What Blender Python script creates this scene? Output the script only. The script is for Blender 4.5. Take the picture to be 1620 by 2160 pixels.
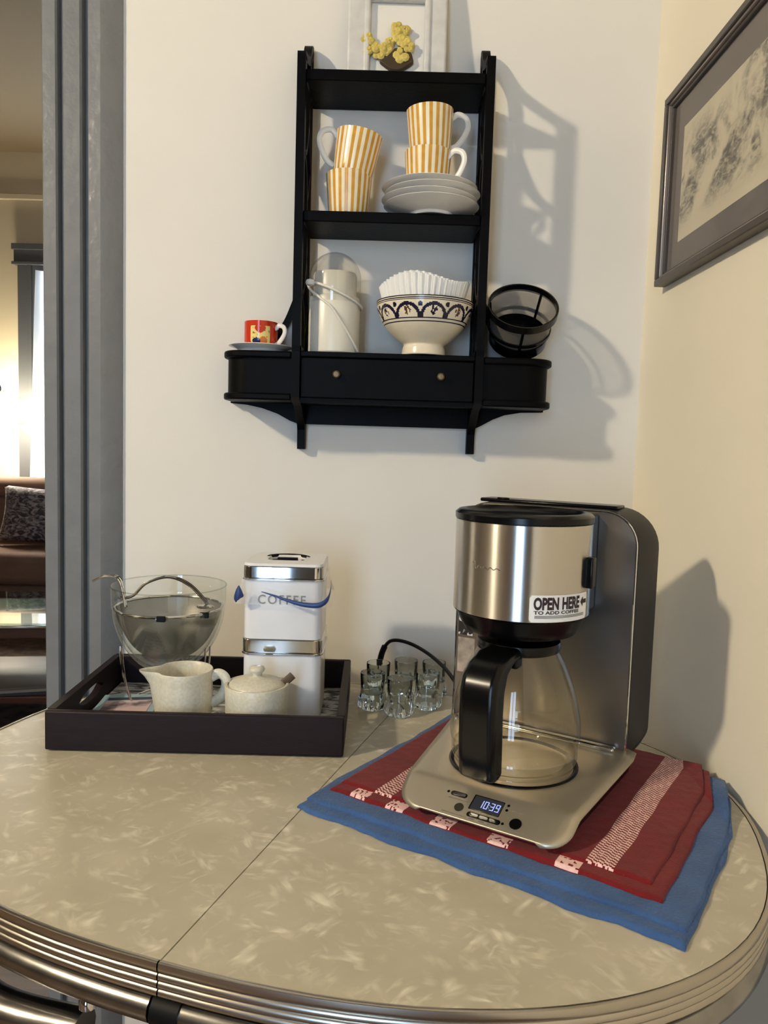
import bpy, math, random
from mathutils import Vector, Matrix, noise
R = math.radians
random.seed(7)
for o in list(bpy.data.objects): bpy.data.objects.remove(o, do_unlink=True)
SC = bpy.context.scene
COL = SC.collection

# ------------------------------------------------------------------ camera
CAMZ = 1.18
def make_camera():
    th, ph, ps = R(4.9), R(1.75), R(-0.4)
    F = Vector((math.sin(ps)*math.cos(th), math.cos(ps)*math.cos(th), -math.sin(th)))
    R0 = Vector((math.cos(ps), -math.sin(ps), 0)); U0 = R0.cross(F)
    Rt = math.cos(ph)*R0 + math.sin(ph)*U0
    Up = -math.sin(ph)*R0 + math.cos(ph)*U0
    cd = bpy.data.cameras.new('camera'); cd.sensor_fit = 'VERTICAL'; cd.sensor_height = 36; cd.sensor_width = 27
    cd.lens = 27.0; cd.clip_start = 0.02
    c = bpy.data.objects.new('camera', cd); COL.objects.link(c)
    M = Matrix((Rt, Up, -F)).transposed().to_4x4(); M.translation = (0, 0, CAMZ)
    c.matrix_world = M
    SC.camera = c
make_camera()

# ------------------------------------------------------------------ world, lights, exposure
SC.view_settings.view_transform = 'Standard'; SC.view_settings.look = 'None'
SC.view_settings.gamma = 1; SC.view_settings.use_curve_mapping = False
SC.view_settings.exposure = 0.13
W = bpy.data.worlds.new('world'); SC.world = W; W.use_nodes = True
W.node_tree.nodes['Background'].inputs[0].default_value = (0.62, 0.74, 1.0, 1)
W.node_tree.nodes['Background'].inputs[1].default_value = 0.6
LAMP = (-2.90, -0.90, 2.93)          # kitchen ceiling lamp globe
LAMP_STRENGTH = 870.0
LAMP_COL = (1.0, 0.86, 0.62)
def area(name, loc, rot, sx, sy, energy, col):
    ld = bpy.data.lights.new(name, 'AREA'); ld.shape = 'RECTANGLE'; ld.size = sx; ld.size_y = sy
    ld.energy = energy; ld.color = col
    o = bpy.data.objects.new(name, ld); COL.objects.link(o); o.location = loc; o.rotation_euler = rot
    return o
# daylight entering by the kitchen window behind the camera, and by the living room window
for wx in (-.86, -.53): area('window_daylight', (wx, -2.25, 1.28), (R(90), 0, 0), 0.27, 1.96, 20, (0.50, 0.72, 1.0))
area('living_window_daylight', (-1.85, 5.52, 1.65), (R(90), 0, R(180)), 1.1, 1.5, 110, (0.78, 0.88, 1.0))

# ------------------------------------------------------------------ materials
def lin(c):
    return tuple(((x/255)/12.92 if x/255 <= 0.04045 else ((x/255+0.055)/1.055)**2.4) for x in c)
MATS = {}
def mat(name, col, rough=0.5, metal=0.0, var=0.0, vscale=12.0, bump=0.0, bscale=150.0, spec=0.5, trans=0.0,
        alpha=1.0, ior=1.45, emis=None, estr=0.0, coat=0.0, sheen=0.0, stretch=None, aniso=0.0, linear=False):
    if name in MATS: return MATS[name]
    m = bpy.data.materials.new(name); m.use_nodes = True; MATS[name] = m
    nt = m.node_tree; b = nt.nodes['Principled BSDF']
    c = col if linear else lin(col)
    b.inputs['Base Color'].default_value = (*c, 1); b.inputs['Roughness'].default_value = rough
    b.inputs['Metallic'].default_value = metal; b.inputs['Specular IOR Level'].default_value = spec
    b.inputs['Transmission Weight'].default_value = trans; b.inputs['Alpha'].default_value = alpha
    b.inputs['IOR'].default_value = ior; b.inputs['Coat Weight'].default_value = coat
    b.inputs['Sheen Weight'].default_value = sheen; b.inputs['Anisotropic'].default_value = aniso
    if emis: b.inputs['Emission Color'].default_value = (*emis, 1); b.inputs['Emission Strength'].default_value = estr
    if var or bump:
        tc = nt.nodes.new('ShaderNodeTexCoord'); src = tc.outputs['Object']
        if stretch:
            mp = nt.nodes.new('ShaderNodeMapping'); mp.inputs['Scale'].default_value = stretch
            nt.links.new(src, mp.inputs['Vector']); src = mp.outputs['Vector']
    if var:
        n = nt.nodes.new('ShaderNodeTexNoise'); n.inputs['Scale'].default_value = vscale; n.inputs['Detail'].default_value = 5
        nt.links.new(src, n.inputs['Vector'])
        r = nt.nodes.new('ShaderNodeValToRGB')
        r.color_ramp.elements[0].position = 0.3; r.color_ramp.elements[1].position = 0.7
        r.color_ramp.elements[0].color = (*[x*(1-var) for x in c], 1)
        r.color_ramp.elements[1].color = (*[min(1, x*(1+var)) for x in c], 1)
        nt.links.new(n.outputs['Fac'], r.inputs['Fac']); nt.links.new(r.outputs['Color'], b.inputs['Base Color'])
    if bump:
        n2 = nt.nodes.new('ShaderNodeTexNoise'); n2.inputs['Scale'].default_value = bscale; n2.inputs['Detail'].default_value = 3
        nt.links.new(src, n2.inputs['Vector'])
        bp = nt.nodes.new('ShaderNodeBump'); bp.inputs['Strength'].default_value = bump; bp.inputs['Distance'].default_value = 0.002
        nt.links.new(n2.outputs['Fac'], bp.inputs['Height']); nt.links.new(bp.outputs['Normal'], b.inputs['Normal'])
    return m
def thin_glass(name, tint=(0.95, 0.97, 0.96), refl=0.5, rough=0.02, r0=0.05):
    m = bpy.data.materials.new(name); m.use_nodes = True; nt = m.node_tree; nt.nodes.clear(); N = nt.nodes.new; L = nt.links.new
    out = N('ShaderNodeOutputMaterial'); tr = N('ShaderNodeBsdfTransparent'); tr.inputs[0].default_value = (*tint, 1)
    gl = N('ShaderNodeBsdfGlossy'); gl.inputs['Roughness'].default_value = rough
    lw = N('ShaderNodeLayerWeight'); lw.inputs['Blend'].default_value = .5
    pw = N('ShaderNodeMath'); pw.operation = 'POWER'; pw.inputs[1].default_value = 4.0; L(lw.outputs['Facing'], pw.inputs[0])
    ma = N('ShaderNodeMath'); ma.operation = 'MULTIPLY_ADD'; ma.inputs[1].default_value = refl; ma.inputs[2].default_value = r0; L(pw.outputs[0], ma.inputs[0])
    mx = N('ShaderNodeMixShader'); L(ma.outputs[0], mx.inputs[0]); L(tr.outputs[0], mx.inputs[1]); L(gl.outputs[0], mx.inputs[2]); L(mx.outputs[0], out.inputs[0])
    return m
def mesh_screen(name, col, fac, rough=0.4, metal=1.0):
    m = bpy.data.materials.new(name); m.use_nodes = True; nt = m.node_tree
    b = nt.nodes['Principled BSDF']; b.inputs['Base Color'].default_value = (*lin(col), 1)
    b.inputs['Metallic'].default_value = metal; b.inputs['Roughness'].default_value = rough; b.inputs['Alpha'].default_value = fac
    return m
def laminate():
    m = bpy.data.materials.new('cracked_ice_laminate'); m.use_nodes = True; nt = m.node_tree; b = nt.nodes['Principled BSDF']
    L = nt.links.new; N = nt.nodes.new
    tc = N('ShaderNodeTexCoord'); fac = None
    base = N('ShaderNodeTexNoise'); base.inputs['Scale'].default_value = 14; base.inputs['Detail'].default_value = 4; L(tc.outputs['Object'], base.inputs['Vector'])
    for i, (rot, sc, seed, lo, hi) in enumerate([(25, (95, 34, 1), 0.0, .50, .72), (-50, (85, 30, 1), 3.1, .50, .72), (85, (100, 36, 1), 7.7, .50, .72)]):
        m0 = N('ShaderNodeMapping'); m0.inputs['Rotation'].default_value = (0, 0, R(rot)); L(tc.outputs['Object'], m0.inputs['Vector'])
        mp = N('ShaderNodeMapping'); mp.inputs['Scale'].default_value = sc; mp.inputs['Location'].default_value = (seed, seed*1.7, 0); L(m0.outputs['Vector'], mp.inputs['Vector'])
        n = N('ShaderNodeTexNoise'); n.inputs['Scale'].default_value = 1.0; n.inputs['Detail'].default_value = 2.2; n.inputs['Roughness'].default_value = .5; n.inputs['Distortion'].default_value = .35
        L(mp.outputs['Vector'], n.inputs['Vector'])
        mr0 = N('ShaderNodeMapRange'); mr0.inputs[1].default_value = lo; mr0.inputs[2].default_value = hi; L(n.outputs['Fac'], mr0.inputs[0])
        m2 = N('ShaderNodeMapping'); m2.inputs['Location'].default_value = (seed*2.3+1, seed+4, 0); L(tc.outputs['Object'], m2.inputs['Vector'])
        cn = N('ShaderNodeTexNoise'); cn.inputs['Scale'].default_value = 24; cn.inputs['Detail'].default_value = 2; L(m2.outputs['Vector'], cn.inputs['Vector'])
        cr = N('ShaderNodeMapRange'); cr.inputs[1].default_value = .50; cr.inputs[2].default_value = .66; L(cn.outputs['Fac'], cr.inputs[0])
        mr = N('ShaderNodeMath'); mr.operation = 'MULTIPLY'; L(mr0.outputs[0], mr.inputs[0]); L(cr.outputs[0], mr.inputs[1])
        if fac is None: fac = mr.outputs[0]
        else:
            mx = N('ShaderNodeMath'); mx.operation = 'MAXIMUM'; L(fac, mx.inputs[0]); L(mr.outputs[0], mx.inputs[1]); fac = mx.outputs[0]
    r = N('ShaderNodeValToRGB'); r.color_ramp.elements[0].position = .3; r.color_ramp.elements[1].position = .7
    r.color_ramp.elements[0].color = (*lin((178, 171, 150)), 1); r.color_ramp.elements[1].color = (*lin((192, 184, 164)), 1); L(base.outputs['Fac'], r.inputs['Fac'])
    mc = N('ShaderNodeMixRGB'); mc.inputs[2].default_value = (*lin((228, 221, 202)), 1); L(r.outputs['Color'], mc.inputs[1])
    sm = N('ShaderNodeMath'); sm.operation = 'MULTIPLY'; sm.inputs[1].default_value = 1.0; L(fac, sm.inputs[0]); L(sm.outputs[0], mc.inputs[0])
    L(mc.outputs[0], b.inputs['Base Color']); b.inputs['Roughness'].default_value = .38; b.inputs['Specular IOR Level'].default_value = .4
    return m
def blotch(name, c0, c1, scale=30, lo=.45, hi=.55, rough=.6, stretch=(1, 1, 1), detail=4, dist=0.0):
    m = bpy.data.materials.new(name); m.use_nodes = True; nt = m.node_tree; b = nt.nodes['Principled BSDF']
    tc = nt.nodes.new('ShaderNodeTexCoord'); mp = nt.nodes.new('ShaderNodeMapping'); mp.inputs['Scale'].default_value = stretch
    nt.links.new(tc.outputs['Object'], mp.inputs['Vector'])
    n = nt.nodes.new('ShaderNodeTexNoise'); n.inputs['Scale'].default_value = scale; n.inputs['Detail'].default_value = detail; n.inputs['Distortion'].default_value = dist
    nt.links.new(mp.outputs['Vector'], n.inputs['Vector'])
    r = nt.nodes.new('ShaderNodeValToRGB'); r.color_ramp.elements[0].position = lo; r.color_ramp.elements[1].position = hi
    r.color_ramp.elements[0].color = (*lin(c0), 1); r.color_ramp.elements[1].color = (*lin(c1), 1)
    nt.links.new(n.outputs['Fac'], r.inputs['Fac']); nt.links.new(r.outputs['Color'], b.inputs['Base Color']); b.inputs['Roughness'].default_value = rough
    return m

M_WALL = mat('wall_paint', (226, 221, 212), .75, var=.015, vscale=6, bump=.12, bscale=90)
M_WALL2 = mat('wall_paint_right', (236, 227, 206), .75, var=.015, vscale=6, bump=.12, bscale=90)
M_CASE = mat('grey_blue_gloss_paint', (122, 124, 126), .25, var=.05, vscale=25, bump=.7, bscale=45, spec=.75)
M_BLACK = mat('black_painted_wood', (9, 8, 9), .45, var=.25, vscale=30, bump=.15, bscale=120, spec=.07)
M_TRAY = mat('dark_brown_wood', (34, 25, 28), .5, spec=.2, var=.12, vscale=20, bump=.1, bscale=140, stretch=(1, 6, 6))
M_CHROME = mat('chrome', (205, 203, 200), .08, 1.0)
M_STEEL = mat('brushed_steel', (176, 170, 160), .30, 1.0, bump=.06, bscale=60, stretch=(1, 1, 40))
M_STEELC = mat('polished_steel', (200, 197, 192), .075, 1.0)
M_BRUSH = mat('round_brushed_steel', (200, 196, 190), .28, 1.0, aniso=.96)
def radial_tangent(m, rot):
    nt = m.node_tree; t = nt.nodes.new('ShaderNodeTangent'); t.direction_type = 'RADIAL'; t.axis = 'Z'
    b = nt.nodes['Principled BSDF']; nt.links.new(t.outputs[0], b.inputs['Tangent']); b.inputs['Anisotropic Rotation'].default_value = rot
radial_tangent(M_BRUSH, 0.25)
M_DKSTEEL = mat('dark_steel_sheet', (128, 122, 116), .30, 1.0)
M_CHAMP = mat('champagne_panel', (190, 180, 160), .38, .75)
M_GREYPL = mat('dark_grey_plastic', (46, 44, 43), .42, spec=.3)
M_BLKPL = mat('black_plastic', (8, 8, 9), .24, spec=.3)
M_BLKMAT = mat('black_rubber', (8, 8, 8), .5, spec=.2)
M_CREAM = mat('speckled_stoneware', (205, 200, 182), .32, var=.10, vscale=260, bump=.03, bscale=60)
M_WHITE = mat('white_glazed_china', (232, 228, 220), .15)
M_GOLD = mat('gold_stripe_glaze', (204, 152, 62), .18, var=.12, vscale=60)
M_STRW = mat('cream_stripe_glaze', (240, 228, 200), .18, var=.04, vscale=60)
M_ENAMEL = mat('white_enamel', (222, 221, 222), .22, var=.02, vscale=30)
M_GLASS = thin_glass('thin_clear_glass', (.95, .97, .96), .75, .02, .07)
M_GLASS2 = thin_glass('carafe_glass', (.93, .93, .90), .5)
M_DOME = thin_glass('clear_plastic_dome', (.92, .92, .91), .6, .06, .07)
M_TUMBLER = mat('moulded_glass', (245, 250, 248), .03, trans=1.0, ior=1.46)
M_LAM = laminate()
M_DARKGAP = mat('dark_gap', (18, 14, 10), .8)
M_ALU = mat('ribbed_aluminium', (186, 178, 166), .26, 1.0)
M_TUBE = mat('worn_chrome_tube', (150, 148, 145), .22, 1.0, var=.18, vscale=40)
M_RED = mat('red_cotton', (112, 6, 10), .9, var=.12, vscale=30, bump=.5, bscale=700, sheen=.1)
M_PINK = mat('white_woven_thread', (238, 196, 190), .85, var=.1, vscale=200)
M_BLUE = mat('blue_cotton', (54, 88, 138), .92, var=.16, vscale=25, bump=.9, bscale=300, sheen=.15)
M_PAPER = mat('white_paper', (232, 230, 226), .7)
M_INK = mat('dark_brown_ink', (48, 30, 32), .6)
M_GREYINK = mat('grey_ink', (120, 114, 104), .6)

# ------------------------------------------------------------------ mesh builder
class MB:
    def __init__(s): s.v = []; s.f = []; s.m = []
    def add(s, vs, fs, mi=0):
        b = len(s.v); s.v += [tuple(v) for v in vs]
        for k, f in enumerate(fs):
            s.f.append(tuple(i+b for i in f)); s.m.append(mi[k] if isinstance(mi, list) else mi)
        return s
    def box(s, x0, x1, y0, y1, z0, z1, mi=0):
        return s.add([(x0, y0, z0), (x1, y0, z0), (x1, y1, z0), (x0, y1, z0), (x0, y0, z1), (x1, y0, z1), (x1, y1, z1), (x0, y1, z1)],
                     [(0, 3, 2, 1), (4, 5, 6, 7), (0, 1, 5, 4), (1, 2, 6, 5), (2, 3, 7, 6), (3, 0, 4, 7)], mi)
    def lathe(s, prof, n=48, mi=0, fn=None, c=(0, 0, 0), a0=0.0, a1=2*math.pi, rad=None):
        full = abs(a1-a0-2*math.pi) < 1e-6; cols = n if full else n+1
        vs = []; fs = []; ms = []
        for (r, z) in prof:
            for i in range(cols):
                a = a0+(a1-a0)*i/n; rr = r if rad is None else rad(r, z, a)
                vs.append((c[0]+rr*math.cos(a), c[1]+rr*math.sin(a), c[2]+z))
        for j in range(len(prof)-1):
            for i in range(n):
                i2 = (i+1) % cols if full else i+1
                fs.append((j*cols+i, j*cols+i2, (j+1)*cols+i2, (j+1)*cols+i))
                ms.append(fn(j, i) if fn else mi)
        return s.add(vs, fs, ms)
    def tube(s, path, r, n=10, closed=False, mi=0, caps=True, flat=1.0):
        P = [Vector(p) for p in path]; k = len(P); vs = []; fs = []; prev = None
        for i in range(k):
            if closed: t = P[(i+1) % k]-P[i-1]
            else: t = P[min(i+1, k-1)]-P[max(i-1, 0)]
            t.normalize()
            if prev is None:
                u = t.cross(Vector((0, 0, 1)))
                if u.length < 1e-3: u = t.cross(Vector((1, 0, 0)))
            else: u = prev-t*prev.dot(t)
            u.normalize(); prev = u; w = t.cross(u)
            rr = r[i] if isinstance(r, (list, tuple)) else r
            for q in range(n):
                a = 2*math.pi*q/n; vs.append(P[i]+u*rr*math.cos(a)+w*rr*flat*math.sin(a))
        for i in range(k if closed else k-1):
            j = (i+1) % k
            for q in range(n): fs.append((i*n+q, i*n+(q+1) % n, j*n+(q+1) % n, j*n+q))
        if caps and not closed:
            fs.append(tuple(range(n))[::-1]); fs.append(tuple((k-1)*n+q for q in range(n)))
        return s.add(vs, fs, mi)
    def prism(s, poly, axis, h0, h1, mi=0):
        def P(a, b, h): return {'x': (h, a, b), 'y': (a, h, b), 'z': (a, b, h)}[axis]
        n = len(poly); vs = [P(a, b, h0) for a, b in poly]+[P(a, b, h1) for a, b in poly]
        fs = [tuple(range(n))[::-1], tuple(range(n, 2*n))]+[(i, (i+1) % n, n+(i+1) % n, n+i) for i in range(n)]
        return s.add(vs, fs, mi)
    def ribbon(s, path, w, axis, h0, h1, mi=0):
        P = [Vector(p) for p in path]; k = len(P); L = []; Rr = []
        for i in range(k):
            t = P[min(i+1, k-1)]-P[max(i-1, 0)]; t.normalize(); nn = Vector((-t.y, t.x))
            ww = w[i] if isinstance(w, (list, tuple)) else w
            L.append(P[i]+nn*ww/2); Rr.append(P[i]-nn*ww/2)
        def Q(p, h): return {'x': (h, p.x, p.y), 'y': (p.x, h, p.y), 'z': (p.x, p.y, h)}[axis]
        vs = []
        for i in range(k): vs += [Q(L[i], h0), Q(Rr[i], h0), Q(Rr[i], h1), Q(L[i], h1)]
        fs = [(0, 1, 2, 3), tuple(4*(k-1)+q for q in (3, 2, 1, 0))]
        for i in range(k-1):
            a, b = 4*i, 4*i+4
            for q in range(4): fs.append((a+q, a+(q+1) % 4, b+(q+1) % 4, b+q))
        return s.add(vs, fs, mi)
    def map(s, fn): s.v = [tuple(fn(*p)) for p in s.v]; return s
    def build(s, name, mats, parent=None, smooth=35, bevel=0, seg=2, world=False, subsurf=0, solid=0):
        me = bpy.data.meshes.new(name); me.from_pydata(s.v, [], s.f)
        mats = mats if isinstance(mats, (list, tuple)) else [mats]
        for m in mats: me.materials.append(m)
        if len(mats) > 1:
            for p, i in zip(me.polygons, s.m): p.material_index = i
        import bmesh
        bm = bmesh.new(); bm.from_mesh(me); bmesh.ops.remove_doubles(bm, verts=bm.verts, dist=1e-6)
        bmesh.ops.recalc_face_normals(bm, faces=bm.faces); bm.to_mesh(me); bm.free()
        if smooth:
            for p in me.polygons: p.use_smooth = True
            me.set_sharp_from_angle(angle=R(smooth))
        o = bpy.data.objects.new(name, me); COL.objects.link(o)
        if parent:
            o.parent = parent
            if world: o.matrix_parent_inverse = root_matrix(parent).inverted()
        if solid:
            md = o.modifiers.new('solid', 'SOLIDIFY'); md.thickness = solid; md.offset = 0
        if bevel:
            md = o.modifiers.new('bevel', 'BEVEL'); md.width = bevel; md.segments = seg; md.limit_method = 'ANGLE'; md.angle_limit = R(40)
        if subsurf:
            md = o.modifiers.new('sub', 'SUBSURF'); md.levels = subsurf; md.render_levels = subsurf
        return o
def root_matrix(o):
    m = Matrix.Translation(o.location) @ o.rotation_euler.to_matrix().to_4x4()
    if o.parent: m = root_matrix(o.parent) @ m
    return m
def thing(name, label, cat, loc=(0, 0, 0), rot=(0, 0, 0), group=None):
    o = bpy.data.objects.new(name, None); COL.objects.link(o); o.empty_display_size = .05
    o.location = loc; o.rotation_euler = rot; return tag(o, label, cat, group)
def tag(o, label, cat, group=None):
    o['label'] = label; o['category'] = cat
    if group: o['group'] = group
    return o
def struct(o, label, cat):
    o['kind'] = 'structure'; o['label'] = label; o['category'] = cat; return o
def rrect(x0, x1, y0, y1, r, n=6):
    rs = r if isinstance(r, (list, tuple)) else [r]*4; out = []
    for (cx, cy, a, q) in ((x1, y0, -90, 0), (x1, y1, 0, 1), (x0, y1, 90, 2), (x0, y0, 180, 3)):
        rr = rs[q]; sx = -1 if q in (0, 1) else 1; sy = 1 if q in (0, 3) else -1
        if rr <= 0: out.append((cx, cy)); continue
        for k in range(n+1):
            an = R(a+90*k/n); out.append((cx+sx*rr+rr*math.cos(an), cy+sy*rr+rr*math.sin(an)))
    return out
def smoothpath(pts, n=6):
    P = [Vector(p) for p in pts]; out = []
    for i in range(len(P)-1):
        p0 = P[max(i-1, 0)]; p1 = P[i]; p2 = P[i+1]; p3 = P[min(i+2, len(P)-1)]
        for k in range(n):
            t = k/n; out.append(0.5*((2*p1)+(p2-p0)*t+(2*p0-5*p1+4*p2-p3)*t*t+(3*p1-p0-3*p2+p3)*t*t*t))
    out.append(P[-1]); return [tuple(p) for p in out]
def text_mesh(body, size, extrude=0.0, spacing=1.0, offset=0.0):
    cu = bpy.data.curves.new('txt', 'FONT'); cu.body = body; cu.size = size; cu.align_x = 'LEFT'; cu.space_character = spacing
    cu.extrude = extrude; cu.offset = offset; cu.resolution_u = 3
    o = bpy.data.objects.new('txt', cu); COL.objects.link(o)
    me = bpy.data.meshes.new_from_object(o.evaluated_get(bpy.context.evaluated_depsgraph_get()))
    vs = [tuple(v.co) for v in me.vertices]; fs = [tuple(p.vertices) for p in me.polygons]
    bpy.data.objects.remove(o); bpy.data.meshes.remove(me); bpy.data.curves.remove(cu)
    return vs, fs

D = 1.43        # back wall plane
XR = 0.452      # right wall plane
CEIL = 3.15

# ------------------------------------------------------------------ room shell
b = MB()
b.box(-0.636, XR+.12, D, D+.12, 0, CEIL)
b.box(-1.62, -0.636, D, D+.12, 2.32, CEIL)
b.box(-3.6, -1.62, D, D+.12, 0, CEIL)
struct(b.build('wall_back', M_WALL, smooth=0), 'off-white plaster wall behind the black shelf', 'wall')
struct(MB().box(XR, XR+.12, -2.4, D, 0, CEIL).build('wall_right', M_WALL2, smooth=0), 'cream plaster wall carrying the framed drawing', 'wall')
M_WALLB = mat('tan_wall_paint', (80, 75, 70), .7, var=.05, vscale=4)
struct(MB().box(-3.7, -3.6, -2.4, D, 0, CEIL).build('wall_left', M_WALLB, smooth=0), 'grey-brown kitchen wall across from the framed drawing', 'wall')
b = MB()   # wall behind the camera with the window opening
b.box(-3.6, -1.03, -2.4, -2.3, 0, CEIL).box(-0.36, XR, -2.4, -2.3, 0, CEIL).box(-1.03, -0.36, -2.4, -2.3, 0, .27).box(-1.03, -0.36, -2.4, -2.3, 2.29, CEIL)
struct(b.build('wall_front', M_WALLB, smooth=0), 'grey-brown kitchen wall around the tall window', 'wall')
struct(MB().box(-3.7, XR+.12, -2.4, D+.12, CEIL, CEIL+.08).build('ceiling', mat('ceiling_paint', (112, 106, 98), .8), smooth=0), 'flat beige kitchen ceiling', 'ceiling')
M_FLOOR = mat('floor_boards', (96, 76, 60), .4, var=.2, vscale=5, stretch=(1, 9, 1))
struct(MB().box(-5.1, XR+.12, -2.4, 5.6, -.05, 0).build('floor', M_FLOOR, smooth=0), 'warm brown wooden floor running through both rooms', 'floor')
# kitchen window behind the camera
M_TRIMD = mat('dark_trim', (70, 66, 66), .4)
b = MB().box(-1.12, -1.0, -2.3, -2.26, 0, 2.38).box(-.39, -.27, -2.3, -2.26, 0, 2.38).box(-1.0, -.39, -2.3, -2.26, 2.27, 2.38).box(-1.0, -.39, -2.3, -2.26, 0, .29).box(-.72, -.67, -2.3, -2.26, .29, 2.27)
struct(b.build('window_1', M_TRIMD, smooth=0), 'dark framed tall window of two lights across from the shelf', 'window')
struct(MB().box(-2.3, -1.5, -2.3, -2.26, 0, 2.1).build('door_1', mat('dark_door', (62, 40, 30), .35), smooth=0), 'dark brown wooden door beside the kitchen window', 'door')
# door casing (right leg of the living-room doorway)
prof = [(-.636, 0), (-.636, .022), (-.633, .026), (-.611, .026), (-.6085, .022), (-.6075, .007), (-.6005, .007), (-.5995, .022), (-.596, .026), (-.568, .026),
        (-.5650, .022), (-.5640, .007), (-.5560, .007), (-.5550, .022), (-.552, .026), (-.531, .027), (-.527, .025), (-.519, .020), (-.511, .014), (-.504, .009), (-.4995, .005), (-.4995, 0)]
b = MB().prism([(x, D-d) for x, d in prof], 'z', 0, 2.45)
struct(b.build('trim_1', M_CASE, smooth=20), 'grey-blue glossy fluted door casing beside the doorway', 'trim')
struct(MB().box(-.636, -.626, D-.004, D+.14, 0, 2.32).box(-1.75, -.4995, D-.028, D-.001, 2.32, 2.45).build('trim_2', M_CASE, smooth=0, bevel=.002), 'grey-blue door jamb and head casing', 'trim')

# ------------------------------------------------------------------ living room shell
M_LIV = mat('living_wall_paint', (204, 190, 162), .8, var=.02, vscale=4)
b = MB().box(-5.0, -2.42, 5.4, 5.5, 0, 3.1).box(-1.25, .57, 5.4, 5.5, 0, 3.1).box(-2.42, -1.25, 5.4, 5.5, 2.34, 3.1).box(-2.42, -1.25, 5.4, 5.5, 0, .75)
struct(b.build('wall_far', M_LIV, smooth=0), 'cream living room wall behind the brown sofa', 'wall')
struct(MB().box(-5.1, -5.0, D+.12, 5.5, 0, 3.1).build('wall_living_left', M_LIV, smooth=0), 'cream side wall of the living room', 'wall')
struct(MB().box(.45, .57, D+.12, 5.5, 0, 3.1).build('wall_living_right', M_LIV, smooth=0), 'cream wall closing the living room behind the kitchen wall', 'wall')
struct(MB().box(-5.1, .57, D, 5.5, 3.1, 3.18).build('ceiling_living', mat('tan_ceiling_paint', (130, 112, 86), .8), smooth=0), 'tan living room ceiling', 'ceiling')
struct(MB().box(-5.0, .45, D+.12, D+.13, 2.7, 3.1).build('wall_living_near', M_LIV, smooth=0), 'cream strip of wall above the doorway', 'wall')
struct(MB().box(-5.0, .45, 5.375, 5.4, 2.78, 2.82).build('trim_3', M_LIV, smooth=0, bevel=.006), 'narrow cream picture rail on the living room wall', 'trim')
M_WIN2 = mat('grey_window_casing', (86, 86, 88), .35)
b = MB().box(-2.60, -2.42, 5.36, 5.4, .70, 2.34).box(-2.62, -1.05, 5.35, 5.4, 2.34, 2.48).box(-1.25, -1.07, 5.36, 5.4, .70, 2.34).box(-2.64, -1.03, 5.33, 5.4, .66, .70)
b.box(-2.53, -2.50, 5.35, 5.36, .70, 2.34).box(-2.63, -1.04, 5.335, 5.35, 2.44, 2.48).box(-2.63, -1.04, 5.335, 5.35, 2.34, 2.36)
struct(b.build('window_2', M_WIN2, smooth=0, bevel=.003), 'grey cased living room window behind the sheer curtain', 'window')
struct(MB().box(-2.42, -1.25, 5.47, 5.475, .75, 2.34).build('window_3', M_GLASS, smooth=0), 'clear pane of the living room window', 'window')

def curtain():
    b = MB(); nx, nz = 70, 16; vs = []; fs = []
    for j in range(nz+1):
        z = .72+(2.30-.72)*j/nz
        for i in range(nx+1):
            u = i/nx; pinch = .06*(1-((z-.72)/1.58))
            x = -2.455-pinch*(1-u)*1.1+u*1.15; y = 5.325+.018*math.sin(u*58+.6*math.sin(z*2))+.006*math.sin(u*23)
            vs.append((x, y, z))
    for j in range(nz):
        for i in range(nx): a = j*(nx+1)+i; fs.append((a, a+1, a+nx+2, a+nx+1))
    m = bpy.data.materials.new('sheer_curtain'); m.use_nodes = True; nt = m.node_tree; nt.nodes.clear()
    out = nt.nodes.new('ShaderNodeOutputMaterial'); d = nt.nodes.new('ShaderNodeBsdfDiffuse'); t = nt.nodes.new('ShaderNodeBsdfTranslucent'); mx = nt.nodes.new('ShaderNodeMixShader')
    d.inputs[0].default_value = (.86, .88, .92, 1); t.inputs[0].default_value = (.86, .9, .96, 1); mx.inputs[0].default_value = .5
    nt.links.new(d.outputs[0], mx.inputs[1]); nt.links.new(t.outputs[0], mx.inputs[2]); nt.links.new(mx.outputs[0], out.inputs[0])
    tag(b.add(vs, fs).build('sheer_curtain', m, smooth=60), 'white sheer curtain hanging in the living room window', 'curtain')
curtain()

# ------------------------------------------------------------------ kitchen ceiling lamp (out of frame, lights the scene)
def lamp():
    t = thing('pendant_lamp', 'round glowing globe lamp hanging from the kitchen ceiling', 'lamp', (LAMP[0], LAMP[1], CEIL))
    dz = LAMP[2]-CEIL
    MB().lathe([(0, 0), (.06, 0), (.055, -.02), (.01, -.03), (0, -.03)], 24).build('ceiling_rose', M_CHROME, t)
    MB().tube([(0, 0, -.03), (0, 0, dz+.14)], .005, 8).build('stem', M_CHROME, t)
    MB().lathe([(0, dz+.14), (.03, dz+.14), (.03, dz+.095), (0, dz+.095)], 24).build('cap', M_CHROME, t)
    r = .10; m = mat('lamp_globe_glow', (255, 240, 210), .5, emis=LAMP_COL, estr=LAMP_STRENGTH)
    MB().lathe([(r*math.sin(a), dz-r*math.cos(a)) for a in [math.pi*k/16 for k in range(17)]], 32).build('globe', m, t)
lamp()

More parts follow.
